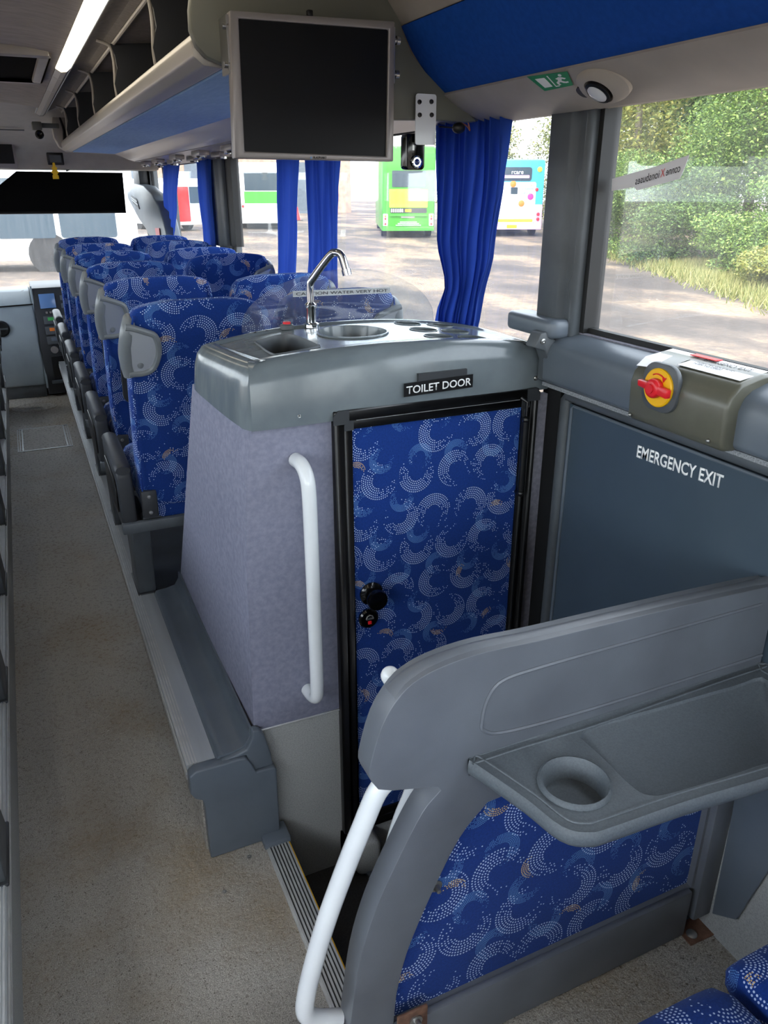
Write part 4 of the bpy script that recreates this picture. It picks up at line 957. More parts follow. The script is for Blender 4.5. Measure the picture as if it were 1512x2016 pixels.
for k in range(1, 6):
    o = aisle_tray if k == 1 else clone(aisle_tray)
    o.location = (0.447, ROW0 + PITCH_ROW * k, ZP)
    tag(o, '%s blue dotted aisle seat counted from the toilet on the right of the aisle' % ordn[k], 'seat', 'coach seats on the right')
win = make_seat(1, False, False, 'x')
wl = ['blue window seat whose top shows behind the splash guard', 'blue window seat half hidden by the splash guard, second from toilet', 'blue window seat with grey grip left of the window curtain', 'blue window seat in the fourth row from the toilet', 'blue window seat in the fifth row from the toilet', 'frontmost blue window seat beside the tied curtain']
for k in range(6):
    o = win if k == 0 else clone(win)
    o.location = (0.905, ROW0 + PITCH_ROW * k + (0.05, 0.0, 0.06, 0.02, 0.0, 0.0)[k], ZP)
    o.rotation_euler.x = R((0, 2.0, -4.0, -1.0, -1.0, 0)[k])
    tag(o, wl[k], 'seat', 'coach seats on the right')
lefts = make_seat(1, True, True, 'x')
for k in range(-2, 6):
    o = lefts if k == -2 else clone(lefts)
    o.location = (-0.262 - 0.207, ROW0 + PITCH_ROW * k + 0.2, ZP)
    tag(o, 'left hand aisle seat, armrest level with the ' + ['white grab rail and stairwell', 'toilet door frame', 'nearest right hand aisle seat', 'second right hand aisle seat', 'third right hand aisle seat', 'fourth right hand aisle seat', 'fifth right hand aisle seat', 'frontmost right hand aisle seat'][k + 2], 'seat', 'coach seats on the left')
rear1 = make_seat(-1, False, False, 'blue dotted seat cushion at the bottom edge behind the partition', legs=True)
rear1.location = (0.625, 0.062, ZR); rear1.scale.z = 0.87
rear2 = clone(rear1); rear2.location = (1.000, 0.075, ZR); rear2.scale.x = 0.76
tag(rear1, None, 'seat', 'rear seats behind the partition'); tag(rear2, 'blue dotted seat cushion in the bottom right corner by the wall', 'seat', 'rear seats behind the partition')

# ------------------------------------------------------------------ partition with tray
def plate(outline, hls, to3, extra=()):
    pts = list(outline); ed = [(i, (i + 1) % len(outline)) for i in range(len(outline))]
    for h in hls:
        o = len(pts); pts += h; ed += [(o + i, o + (i + 1) % len(h)) for i in range(len(h))]
    pts += list(extra)
    v_, _, f_, _, _, _ = delaunay_2d_cdt([Vector(p) for p in pts], ed, [], 0, 1e-6); out = []
    for f in f_:
        c = (sum(v_[i][0] for i in f) / len(f), sum(v_[i][1] for i in f) / len(f))
        if inside(c, outline) and not any(inside(c, h) for h in hls): out.append(f)
    return MB().add([to3(p) for p in v_], out)
def slab(outline, hls, y0, y1):
    m_ = MB()
    for yv in (y0, y1):
        q = plate(outline, hls, lambda p: (p[0], yv, p[1])); m_.add(q.v, q.f)
    for lp_ in [outline] + hls:
        n_ = len(lp_); m_.add([(p[0], y0, p[1]) for p in lp_] + [(p[0], y1, p[1]) for p in lp_], [(i, (i + 1) % n_, n_ + (i + 1) % n_, n_ + i) for i in range(n_)])
    return m_
def sm2(pts, n_=4): return [(p.x, p.y) for p in bez([Vector(q) for q in pts], n_)]
pt = thing('partition', 'grey moulded partition with blue dotted panel, tray and cup holder', 'partition', (0.78, 0.84, 0))
YA = 0.825                                              # face towards the camera
def pix(pts, Y): return [(p.x, p.z) for p in (ony(*q, Y) for q in pts)]
outl = pix([(732, 1540), (728, 1515), (752, 1430), (790, 1368), (830, 1334), (885, 1307), (960, 1283), (1060, 1262), (1200, 1228), (1350, 1192), (1500, 1158)], YA)
outl = [(p.x, p.y) for p in bez([Vector((a_, b_)) for a_, b_ in outl], 3)]
xr = 1.165
outl += [(xr, outl[-1][1] - 0.004), (xr, ZR + 0.045), (1.10, ZR + 0.045), (1.10, ZR + 0.004), (0.345, ZR + 0.004)]
leg_out = sm2(pix([(690, 2016), (708, 1895), (740, 1790), (785, 1690), (832, 1600), (868, 1556)], YA)) + pix([(862, 1550), (850, 1550), (775, 1557), (745, 1555)], YA)
outl += [(leg_out[0][0] - 0.002, 0.16)] + leg_out
# window for the cloth panel
i1 = sm2(pix([(775, 1985), (800, 1880), (850, 1760), (905, 1650), (960, 1580)], YA))
bl_, br_ = ony(775, 1962, YA), ony(1368, 1738, YA)
zlow = 0.212
hole = [(i1[0][0], zlow)] + i1[1:] + [(i1[-1][0] + 0.05, 0.665), (1.105, 0.665), (1.105, zlow)]
slab(outl, [hole], YA, YA + 0.045).build('moulded_frame', 'partition', pt, bevel=0.013, seg=4)
slab([(x + (0.01 if x > 0.8 else -0.01), z + (0.012 if z > 0.5 else -0.012)) for x, z in hole], [], YA + 0.014, YA + 0.028).build('cloth_panel', 'fabric', pt)
kp = B('kick_panel', 'partition', pt, i1[0][0] - 0.01, 1.098, YA - 0.012, YA + 0.004, ZR + 0.004, zlow + 0.004, 0.005)
# raised rounded lip along the top and a shallow pressed outline on the head
tl = [ony(*q, YA) for q in ((790, 1370), (830, 1336), (885, 1309), (960, 1285), (1060, 1264), (1200, 1230), (1350, 1194), (1490, 1162), (1545, 1149))]
MB().tube([(p.x, YA + 0.0225, p.z - 0.018) for p in bez(tl, 4)], 0.0225, 12).build('top_roll', 'partition', pt)
rl_ = [ony(*q, YA - 0.001) for q in ((1500, 1290), (1200, 1385), (1010, 1438), (955, 1440), (950, 1415), (962, 1372), (990, 1340), (1060, 1315), (1200, 1275), (1500, 1190))]
MB().tube([(p.x, YA, p.z) for p in bez(rl_, 5)], 0.0035, 6).build('pressed_outline', 'partition', pt)
# tray
ZTY = 0.768
tp_ = [onz(*q, ZTY) for q in ((924, 1492), (935, 1480), (1140, 1428), (1512, 1318), (1640, 1280), (1640, 1480), (1512, 1524), (1350, 1572), (1200, 1624), (1160, 1634), (1110, 1624), (1040, 1570), (950, 1508))]
tp_ = [p for p in tp_ if p.x < 1.10]
kf = next(i for i, p in enumerate(tp_) if p.y < 0.7)
tp_[kf:kf] = [Vector((1.150, YA, ZTY)), Vector((1.158, YA - 0.02, ZTY)), Vector((1.158, tp_[kf].y - 0.01, ZTY))]
tray_out = [(p.x, min(p.y, YA - 0.001)) for p in bez(tp_ + [tp_[0]], 4)[:-1]]
cup = ony  # readability only
cpc = onz(1131, 1543, ZTY); ca_, cb_ = onz(1055, 1528, ZTY), onz(1208, 1560, ZTY)
crx = (cb_ - ca_).length * 0.43
cuph = ell(cpc.x, cpc.y, crx, crx, 30)
rec = [onz(*q, ZTY) for q in ((1142, 1452), (1165, 1430), (1300, 1392), (1440, 1352), (1512, 1340), (1530, 1480), (1490, 1508), (1340, 1556), (1280, 1566), (1240, 1545), (1190, 1495))]
rech = [(p.x, p.y) for p in bez(rec + [rec[0]], 4)[:-1]]
tm = plate(tray_out, [cuph, rech], lambda p: (p[0], p[1], ZTY))
cx_, cy_ = sum(p[0] for p in tray_out) / len(tray_out), sum(p[1] for p in tray_out) / len(tray_out)
def shr(d):
    out = []; n_ = len(tray_out)
    for i in range(n_):
        a_ = Vector(tray_out[(i + 1) % n_]) - Vector(tray_out[i - 1]); a_.normalize(); nrm = Vector((-a_.y, a_.x))
        if nrm.dot(Vector((cx_, cy_)) - Vector(tray_out[i])) < 0: nrm = -nrm
        p = Vector(tray_out[i]) + nrm * d; out.append((p.x, min(p.y, YA - 0.0005)))
    return out
rr_ = [[(x, y, ZTY + h) for x, y in shr(d)] for d, h in ((0.0, 0.0), (-0.006, 0.002), (-0.011, -0.004), (-0.012, -0.014), (-0.008, -0.024), (0.004, -0.030))]
tm.loft(rr_, caps=False); q_ = len(tm.v) - len(tray_out); tm.f.append(tuple(range(q_, q_ + len(tray_out))))
tr = tm.build('tray', 'tray', pt, angle=45)
rc = (sum(p[0] for p in rech) / len(rech), sum(p[1] for p in rech) / len(rech))
m_ = MB().loft([[(rc[0] + (x - rc[0]) * s_, rc[1] + (y - rc[1]) * s_, ZTY + h) for x, y in rech] for s_, h in ((1.0, 0.0), (0.985, -0.0045), (0.97, -0.006))], caps=False)
m_.f.append(tuple(range(2 * len(rech), 3 * len(rech)))); m_.build('tray_recess', 'tray', tr, angle=60)
cpb = MB().loft([[(cpc.x + (x - cpc.x) * s_, cpc.y + (y - cpc.y) * s_, ZTY + h) for x, y in cuph] for s_, h in ((1.14, -0.001), (1.12, 0.006), (1.04, 0.008), (0.97, 0.004), (0.92, -0.02), (0.60, -0.088), (0.56, -0.090))], caps=False)
cpb.f.append(tuple(range(6 * 30, 7 * 30))); cpb.build('cup_holder', 'tray', tr, angle=60)
MB().tube([(x, y, ZTY + 0.0005) for x, y in shr(0.012)], 0.002, 6, closed=True).build('tray_bead', 'tray', tr)
# white hand rails
hr = [ony(*q, 0.862) for q in ((768, 1530), (742, 1560), (716, 1620), (676, 1720), (640, 1820), (614, 1910), (601, 1970), (603, 1996), (625, 2006), (668, 2004))]
MB().tube([(p.x, p.y, p.z) for p in bez(hr, 4)], 0.0165, 14).build('hand_rail', 'white', pt)
hr = [ony(*q, 0.905) for q in ((768, 1330), (795, 1378), (822, 1440), (828, 1500), (812, 1560), (790, 1615), (772, 1680), (765, 1760))]
MB().tube([(p.x, p.y, p.z) for p in bez(hr, 4)], 0.015, 14).ball((hr[0].x, hr[0].y, hr[0].z), 0.015).build('hand_rail', 'white', pt)
p = ony(858, 1745, YA + 0.012)
MB().lathe([(0.012, 0), (0.012, -0.002), (0.006, -0.003), (0.004, -0.014), (0.001, -0.015)], (p.x, YA + 0.013, p.z), 'y', 14).build('panel_bolt', 'steel', pt)
p = ony(815, 2003, YA - 0.012)
bp_ = B('foot_bracket', 'rust', pt, p.x - 0.035, p.x + 0.025, YA - 0.018, YA - 0.012, p.z - 0.05, p.z + 0.025, 0.002)
MB().lathe([(0.013, 0), (0.013, -0.003), (0.008, -0.004), (0.008, -0.012), (0.001, -0.013)], (p.x, YA - 0.018, p.z), 'y', 12).build('bolt', 'steel', bp_)
rp = [onz(*q, ZR + 0.002) for q in ((1325, 1822), (1412, 1788), (1445, 1822), (1360, 1862))]
rb_ = MB().loft([[(p.x, p.y, z) for p in rp] for z in (ZR + 0.0005, ZR + 0.004)]).build('rusty_foot_plate', 'rust', pt)
for q in ((1362, 1838), (1412, 1822)):
    p = onz(*q, ZR + 0.006); MB().lathe([(0.012, 0), (0.012, 0.002), (0.007, 0.006), (0.001, 0.007)], (p.x, p.y, ZR + 0.004), 'z', 14).build('bolt', 'steel', rb_)
B('side_column', 'partition', pt, 1.112, 1.168, YA - 0.016, YA + 0.03, ZR + 0.04, 0.70, 0.008)
# wall lining to the right of the partition
st_ = thing('trim_9', 'blue grey side lining between partition and wall', 'wall trim', (1.18, 0.6, 0), kind='structure')
a_ = [(p.y, p.z) for p in (onx(*q, 1.150) for q in ((1400, 1800), (1448, 1812), (1512, 1715), (1560, 1650), (1600, 1540), (1600, 1400), (1470, 1400), (1440, 1600)))]
MB().prism(a_, 'x', 1.150, 1.1595).build('side_lining', 'grey', st_, bevel=0.004)
B('speckled_skirting', 'vinyl_wall', st_, 1.160, 1.1885, TAIL, 0.835, ZR, 0.6)

# ------------------------------------------------------------------ front of the coach
db = thing('dashboard', 'grey dashboard across the front of the coach', 'dashboard', (0, 7.2, 0))
dpf = [(6.88, 0.10), (6.86, 0.30), (6.90, 0.60), (6.95, 0.74), (7.10, 0.83), (7.40, 0.84), (7.70, 0.70), (7.70, 0.10)]
MB().prism(dpf, 'x', -1.17, 0.06).build('dash_body', 'dash', db, bevel=0.02, seg=3)
MB().prism([(y + 0.02, z - 0.05) for y, z in dpf], 'x', 0.475, 1.15).build('driver_dash', 'charcoal', db, bevel=0.02)
B('dash_plinth', 'grey_dark', db, -1.17, 0.055, 6.90, 7.65, 0.0, 0.12, 0.01)
MB().tube([(-1.1, 6.935, 0.735), (-0.3, 6.935, 0.735), (0.062, 6.94, 0.745)], 0.006, 6).build('lid_seam', 'black', db)
vx = ony(3, 648, 6.875)
vn = MB().lathe([(0.062, 0.01), (0.062, -0.008), (0.050, -0.012), (0.048, -0.002), (0.001, -0.002)], (vx.x, 6.885, vx.z), 'y', 22).build('air_vent', 'black', db)
B('vent_blade', 'grey_dark', vn, vx.x - 0.045, vx.x + 0.045, 6.870, 6.876, vx.z - 0.006, vx.z + 0.006)
cs = thing('instrument_console', 'black driver console with screen and radios beside the dashboard', 'console', (0.2, 6.85, 0))
def cpt(u, z): return (0.065 + 0.40 * u, 6.86 + 0.05 * u + max(0, z - 0.45) * 0.35, z)
def cbox(u0, u1, z0, z1, d): return MB().loft([[tuple(Vector(cpt(u, z)) + Vector((0, -dd, 0))) for u, z in ((u0, z0), (u1, z0), (u1, z1), (u0, z1))] for dd in (0.0, d)])
MB().loft([[cpt(u, z) for z in (0.02, 0.20, 0.45, 0.70, 0.86)] + [(cpt(u, 0.86)[0], 7.6, 0.86), (cpt(u, 0.02)[0], 7.6, 0.02)] for u in (0.0, 0.5, 1.0)]).build('console_body', 'charcoal', cs, bevel=0.01)
cbox(-0.02, 0.02, 0.08, 0.88, 0.02).build('console_edge', 'dash', cs, bevel=0.004)
cbox(0.12, 0.42, 0.705, 0.815, 0.012).build('display', 'lcd_blue', cs, bevel=0.003)
for k in range(4): cbox(0.20 + k * 0.075, 0.24 + k * 0.075, 0.665, 0.68, 0.012).build('button', 'silver', cs, bevel=0.002)
for j in range(2):
    for k in range(3): cbox(0.52 + k * 0.10, 0.59 + k * 0.10, 0.70 + j * 0.06, 0.735 + j * 0.06, 0.012).build('rocker_switch', 'grey', cs, bevel=0.002)
for nm, z0, dsp in (('tachograph', 0.585, 'lcd_green'), ('radio', 0.505, 'orange'), ('heater_panel', 0.43, 'grey')):
    u_ = cbox(0.14, 0.75, z0, z0 + 0.06, 0.014).build(nm, 'grey_dark', cs, bevel=0.003)
    cbox(0.22, 0.42, z0 + 0.028, z0 + 0.052, 0.017).build('display', dsp, u_)
    for k in range(5): cbox(0.46 + k * 0.05, 0.49 + k * 0.05, z0 + 0.012, z0 + 0.026, 0.018).build('button', 'silver', u_)
for k in range(2):
    p = cpt(0.25 + 0.2 * k, 0.385); MB().lathe([(0.03, 0), (0.028, -0.02), (0.001, -0.022)], p, 'y', 16).build('rotary_knob', 'silver', cs)
cbox(0.16, 0.8, 0.14, 0.33, 0.006).build('storage_opening', 'black', cs)
cbox(0.10, 0.85, 0.118, 0.136, 0.05).build('storage_lip', 'grey', cs)
p0, p1 = ony(42, 572, 7.15), ony(50, 592, 7.15)
ms = MB().tube([p1 + Vector((0, 0, -0.03)), p0], [0.012, 0.016], 8)
o = ms.build('microphone_stalk', 'black', db)
# blind, monitor, display, air freshener, camera at the front
sb = thing('sun_blind', 'large black roller sun blind across the windscreen', 'sun blind', (0.3, 7.42, 1.4))
bl = [ony(*q, 7.42) for q in ((-60, 420), (248, 417), (241, 340), (32, 337), (-10, 372), (-60, 400))]
MB().prism([(p.x, p.z) for p in bl], 'y', 7.415, 7.42).build('blind_cloth', 'matt_black', sb)
MB().tube([bl[0], bl[1]], 0.010, 8).build('blind_rail', 'black', sb)
MB().tube([ony(130, 337, 7.43), ony(165, 322, 7.43)], 0.006, 6).build('blind_stay', 'black', sb)
fm = thing('front_monitor', 'dark flat screen on the front dome above the aisle', 'monitor', (0.0, 7.0, 1.73))
a, b_ = ony(-30, 277, 6.98), ony(36, 331, 6.98)
MB().prism(rrect(a.x, b_.x, b_.z, a.z, 0.008, 3), 'y', 6.98, 7.03).build('bezel', 'silver', fm, bevel=0.004)
B('screen', 'screen', fm, a.x + 0.01, b_.x - 0.018, 6.974, 6.985, b_.z + 0.03, a.z - 0.008)
sd = thing('small_display', 'small black display hanging above the yellow air freshener', 'display', (0.38, 7.05, 1.75))
a, b_ = ony(91, 300, 7.03), ony(127, 325, 7.03)
MB().prism(rrect(a.x, b_.x, b_.z, a.z, 0.006, 3), 'y', 7.03, 7.06).build('case', 'black', sd, bevel=0.003)
B('screen', 'grey_dark', sd, a.x + 0.018, b_.x - 0.018, 7.026, 7.031, b_.z + 0.018, a.z - 0.018)
k = ony(108, 337, 7.02); w_ = 0.034
prof_ = [(0.0, 0.062), (0.25, 0.058), (0.30, 0.035), (0.65, 0.022), (0.45, 0.010), (0.85, -0.010), (0.55, -0.016), (0.45, -0.026), (0.65, -0.030), (0.65, -0.056), (0.0, -0.056)]
af = MB().prism([(k.x + x * w_, k.z + z) for x, z in prof_] + [(k.x - x * w_, k.z + z) for x, z in prof_[::-1][1:-1]], 'y', 7.018, 7.021).build('air_freshener', 'air_yellow', None)
tag(af, 'yellow tree shaped card air freshener in front of the blind', 'air freshener')
k = ony(74, 258, 6.2); fc = thing('cabin_camera', 'small cabin camera in a grey bracket at the rack front end', 'camera', k)
B('bracket', 'endpanel', fc, k.x - 0.030, k.x + 0.030, 6.16, 6.26, k.z + 0.005, k.z + 0.055, 0.006)
MB().lathe([(0.026, 0.03), (0.028, -0.02), (0.018, -0.034), (0.001, -0.03)], (k.x + 0.008, 6.2, k.z - 0.022), 'y', 16).build('camera_body', 'black_gloss', fc)
B('bracket_foot', 'endpanel', fc, k.x + 0.028, k.x + 0.14, 6.2, 6.25, k.z + 0.02, k.z + 0.05, 0.004)
# duct and pillar on the driver's side
dd_ = thing('driver_pillar_duct', 'curved grey duct moulding sweeping down the driver side pillar', 'pillar duct', (1.05, 7.0, 0.9))
def duct(q, X_): return [onx(*p, X_) for p in q]
oc = duct([(258, 372), (268, 362), (285, 366), (302, 382), (316, 405), (326, 435), (334, 470), (345, 560)], 1.08)
ic_ = duct([(254, 378), (256, 392), (266, 410), (278, 432), (292, 452), (304, 475), (312, 505), (325, 570)], 1.08)
MB().loft([[(1.06, a_.y, a_.z), (1.06, b2.y, b2.z), (1.17, b2.y, b2.z), (1.17, a_.y, a_.z)] for a_, b2 in zip(oc, ic_)]).build('duct_shell', 'grey', dd_, bevel=0.012, seg=3)
gv = duct([(257, 384), (268, 392), (274, 412), (262, 400)], 1.052)
MB().add(gv, [(0, 1, 2, 3)]).build('vent_grille', 'black', dd_, solid=0.006)
for f in (0.3, 0.6):
    MB().tube([gv[0].lerp(gv[3], f), gv[1].lerp(gv[2], f)], 0.004, 6).build('vent_bar', 'grey', dd_)
rs = duct([(305, 449), (313, 449), (316, 478), (309, 478)], 1.05)
MB().add(rs, [(0, 1, 2, 3)]).build('red_notice', 'red', dd_, solid=0.002)
a, b_ = onx(268, 320, 1.12), onx(268, 366, 1.12)
MB().prism(rrect(a.y - 0.20, a.y + 0.15, b_.z, 1.80, 0.03, 3), 'x', 1.10, 1.18).build('upper_pillar', 'charcoal', dd_, bevel=0.01)

# ------------------------------------------------------------------ the yard outside
def gz(x, y): return -1.0 + 0.0125 * max(0.0, math.hypot(x, y) - 4.0)
def mgravel(name):
    m, nt, b = newmat(name)
    a = noise_node(nt, 0.35, 8.0, rough=0.65, stretch=(1.0, 0.6, 1)); f = noise_node(nt, 9.0, 6.0)
    c = ramp(nt, a.outputs[0], [(0.40, lin('#3d3531')), (0.50, lin('#5a4e45')), (0.60, lin('#8a755f'))])
    c = mixc(nt, ramp(nt, f.outputs[0], [(0.35, (0.55, 0.55, 0.55, 1)), (0.6, (0, 0, 0, 1))]), c, lin('#463d38'))
    nt.links.new(c, b.inputs['Base Color']); b.inputs['Roughness'].default_value = 0.9
    add_bump(nt, b, f.outputs[0], 0.5, 0.05); return m
M['gravel'] = mgravel('dusty yard surface')
gnd = MB()
rad = [0.0, 4, 6, 9, 12, 16, 20, 26, 34, 45, 60, 90, 140]
gv_ = []
for r_ in rad:
    gv_.append([(r_ * math.sin(2 * math.pi * i / 48), r_ * math.cos(2 * math.pi * i / 48), gz(r_ * math.sin(2 * math.pi * i / 48), r_ * math.cos(2 * math.pi * i / 48)) if r_ < 60 else -0.3) for i in range(48)])
gnd.loft(gv_[1:], caps=False); gnd.f.append(tuple(range(48)))
gnd = gnd.build('ground', 'gravel'); struct(gnd, 'dusty brown yard surface around the coach', 'ground')

def leafmat(name, c1, c2, c3):
    m = bpy.data.materials.new(name); m.use_nodes = True; nt = m.node_tree; b = nt.nodes['Principled BSDF']; out = nt.nodes['Material Output']
    gi = nt.nodes.new('ShaderNodeNewGeometry')
    c = ramp(nt, gi.outputs['Random Per Island'], [(0.0, lin(c1)), (0.6, lin(c2)), (1.0, lin(c3))])
    nt.links.new(c, b.inputs['Base Color']); b.inputs['Roughness'].default_value = 0.55
    t = nt.nodes.new('ShaderNodeBsdfTranslucent'); nt.links.new(c, t.inputs[0])
    mx = nt.nodes.new('ShaderNodeMixShader'); mx.inputs[0].default_value = 0.3
    nt.links.new(b.outputs[0], mx.inputs[1]); nt.links.new(t.outputs[0], mx.inputs[2]); nt.links.new(mx.outputs[0], out.inputs[0]); return m
M['leaf_a'] = leafmat('hedge leaves', '#3a5520', '#668436', '#a0b25c')
M['leaf_b'] = leafmat('yellowing leaves', '#525f24', '#84893c', '#b5ab5c')
M['leaf_c'] = leafmat('dark leaves', '#2b441d', '#4c6c2f', '#829a4e')
M['grass'] = leafmat('dry grass', '#5c6a30', '#868546', '#ada368')
M['bark'] = plain('bark', '#6b6152', 0.9, c2='#857a68', nscale=12, bump=0.4)
def leaves(name, mat, parent, blobs, count, size, seed, shell=0.35):
    r_ = random.Random(seed); vs = []; fs = []
    tot = sum(b[3] * b[4] for b in blobs)
    for (cx, cy, cz, rx, rz) in blobs:
        for _ in range(int(count * rx * rz / tot)):
            while True:
                d = Vector((r_.uniform(-1, 1), r_.uniform(-1, 1), r_.uniform(-1, 1)))
                if 0.05 < d.length < 1: break
            d.normalize(); q = shell + (1 - shell) * r_.random() ** 0.6
            p = Vector((cx + d.x * rx * q, cy + d.y * rx * q, cz + d.z * rz * q))
            if p.z < gz(p.x, p.y) + 0.02: p.z = gz(p.x, p.y) + 0.02 + r_.random() * 0.1
            a_ = Vector((r_.uniform(-1, 1), r_.uniform(-1, 1), r_.uniform(-0.6, 0.6))).normalized(); b_ = a_.cross(Vector((r_.uniform(-1, 1), r_.uniform(-1, 1), r_.uniform(0.2, 1)))).normalized()
            s_ = size * r_.uniform(0.6, 1.4); o = len(vs)
            vs += [p - a_ * s_, p + b_ * s_ * 0.5, p + a_ * s_, p - b_ * s_ * 0.5]; fs.append((o, o + 1, o + 2, o + 3))
    off = worldloc(parent)
    me = bpy.data.meshes.new(name); me.from_pydata([v - off for v in vs], [], fs); me.materials.append(M[mat])
    ob = bpy.data.objects.new(name, me); col.objects.link(ob); ob.parent = parent; ob['kind'] = 'stuff'
    return ob
def tree(x, y, h, r_, mat, label, seed, leaf=(9000, 0.07), trunk=True, blobs=None, cat='tree', grp='trees and hedge along the yard', low=0.12):
    z0 = gz(x, y); q = random.Random(seed)
    t = thing('bush' if cat == 'bush' else 'tree', label, cat, (x, y, z0), grp)
    if trunk:
        MB().tube([(x, y, z0 - 0.05), (x + 0.08, y, z0 + h * 0.3), (x - 0.06, y + 0.1, z0 + h * 0.65), (x, y, z0 + h * 0.9)], [0.20, 0.16, 0.11, 0.04], 9).build('trunk', 'bark', t)
    bl_ = []
    for k in range(blobs or 20):
        a_ = q.uniform(0, 6.28); f = q.uniform(low, 0.95); rr = r_ * q.uniform(0.25, 0.75) * (1.05 - 0.45 * f)
        bl_.append((x + math.cos(a_) * rr, y + math.sin(a_) * rr, z0 + h * f, r_ * q.uniform(0.38, 0.6), h * q.uniform(0.10, 0.17)))
    leaves('foliage', mat, t, bl_, leaf[0], leaf[1], seed)
    return t
TREES = [(23.0, 20.5, 10, 3.6, 'leaf_a', 'broad green tree behind the window sticker'), (27.5, 22.5, 11, 4.2, 'leaf_c', 'dark green tree with bare trunk right of the sticker'), (22.5, 15.0, 9.5, 3.6, 'leaf_a', 'green tree filling the right end of the exit window'),
         (22.0, 9.0, 10, 4.0, 'leaf_c', 'dark tree beyond the right edge of the exit window'), (24.0, 27.5, 10, 3.4, 'leaf_b', 'yellowing tree left of the window sticker'), (28.5, 33.0, 9.5, 3.6, 'leaf_b', 'yellow green tree behind the painted bus'),
         (31.0, 41.5, 9, 4.2, 'leaf_b', 'pale yellow tree far behind the painted bus'), (28.5, 48.0, 8.5, 3.6, 'leaf_b', 'far yellow tree between the two buses')]
BACK = [(33.0, 31.0, 14, 5.0), (35.0, 23.0, 15, 5.2), (32.0, 15.0, 15, 5.2), (30.0, 6.5, 14, 5.0), (36.0, 39.0, 12, 4.5)]
for i, (x, y, h, r_, mt, lb_) in enumerate(TREES): tree(x, y, h, r_, mt, lb_, 20 + i, (55000, 0.055) if i < 4 else (20000, 0.085))
for i, (x, y, h, r_) in enumerate(BACK): tree(x, y, h, r_, 'leaf_c', ['tall dark tree in the back row left of the sticker', 'tall dark tree in the back row above the sticker', 'tall dark tree in the back row right of the sticker', 'tall dark tree in the back row at the far right', 'dark tree in the back row behind the painted bus'][i], 90 + i, (22000, 0.15))
BUSH = [(20.6, 23.2, 3.4, 2.0, 'leaf_a', 'green hedge bush at the left end of the exit window'), (19.6, 19.6, 3.0, 2.0, 'leaf_c', 'dark hedge bush under the window sticker'), (18.9, 16.4, 2.6, 1.8, 'leaf_a', 'bright hedge bush right of the plastic bag'), (17.6, 13.2, 2.3, 1.8, 'leaf_b', 'yellowish hedge bush by the track'), (16.9, 10.2, 2.2, 1.9, 'leaf_a', 'nearest green hedge bush by the track'), (24.6, 30.6, 3.6, 1.8, 'leaf_b', 'tall bush right beside the painted bus')]
for i, (x, y, h, r_, mt, lb_) in enumerate(BUSH): tree(x, y, h, r_, mt, lb_, 60 + i, (26000, 0.045), trunk=False, cat='bush', low=0.05)
gt = thing('verge', 'dry grass verge along the foot of the hedge', 'grass', (16, 14, gz(16, 14)), kind='stuff')
vs, fs = [], []; q = random.Random(5)
for _ in range(22000):
    f = q.random(); x = 13.8 + 6.6 * f + q.uniform(-0.2, 2.2); y = 9.2 + 15.0 * f + q.gauss(0, 0.7)
    z = gz(x, y); hh_ = q.uniform(0.08, 0.40); dx, dy = q.gauss(0, 0.12), q.gauss(0, 0.12); o = len(vs); wd = 0.009
    vs += [Vector((x - wd, y + wd, z)), Vector((x + wd, y - wd, z)), Vector((x + dx, y + dy, z + hh_))]; fs.append((o, o + 1, o + 2))
me = bpy.data.meshes.new('grass_blades'); me.from_pydata([v - gt.location for v in vs], [], fs); me.materials.append(M['grass'])
gb = bpy.data.objects.new('grass_blades', me); col.objects.link(gb); gb.parent = gt; gb['kind'] = 'stuff'
pbg = onz(1280, 500, -0.72)
mb_ = MB().ball((pbg.x, pbg.y, pbg.z + 0.16), 0.26, 0.2, 0.2, 10, 8); q = random.Random(3)
mb_.v = [(x + q.uniform(-0.05, 0.05), y + q.uniform(-0.05, 0.05), z + q.uniform(-0.05, 0.09)) for x, y, z in mb_.v]
tag(mb_.build('plastic_bag', 'white', None, angle=10), 'crumpled white plastic bag lying in the verge', 'plastic bag')

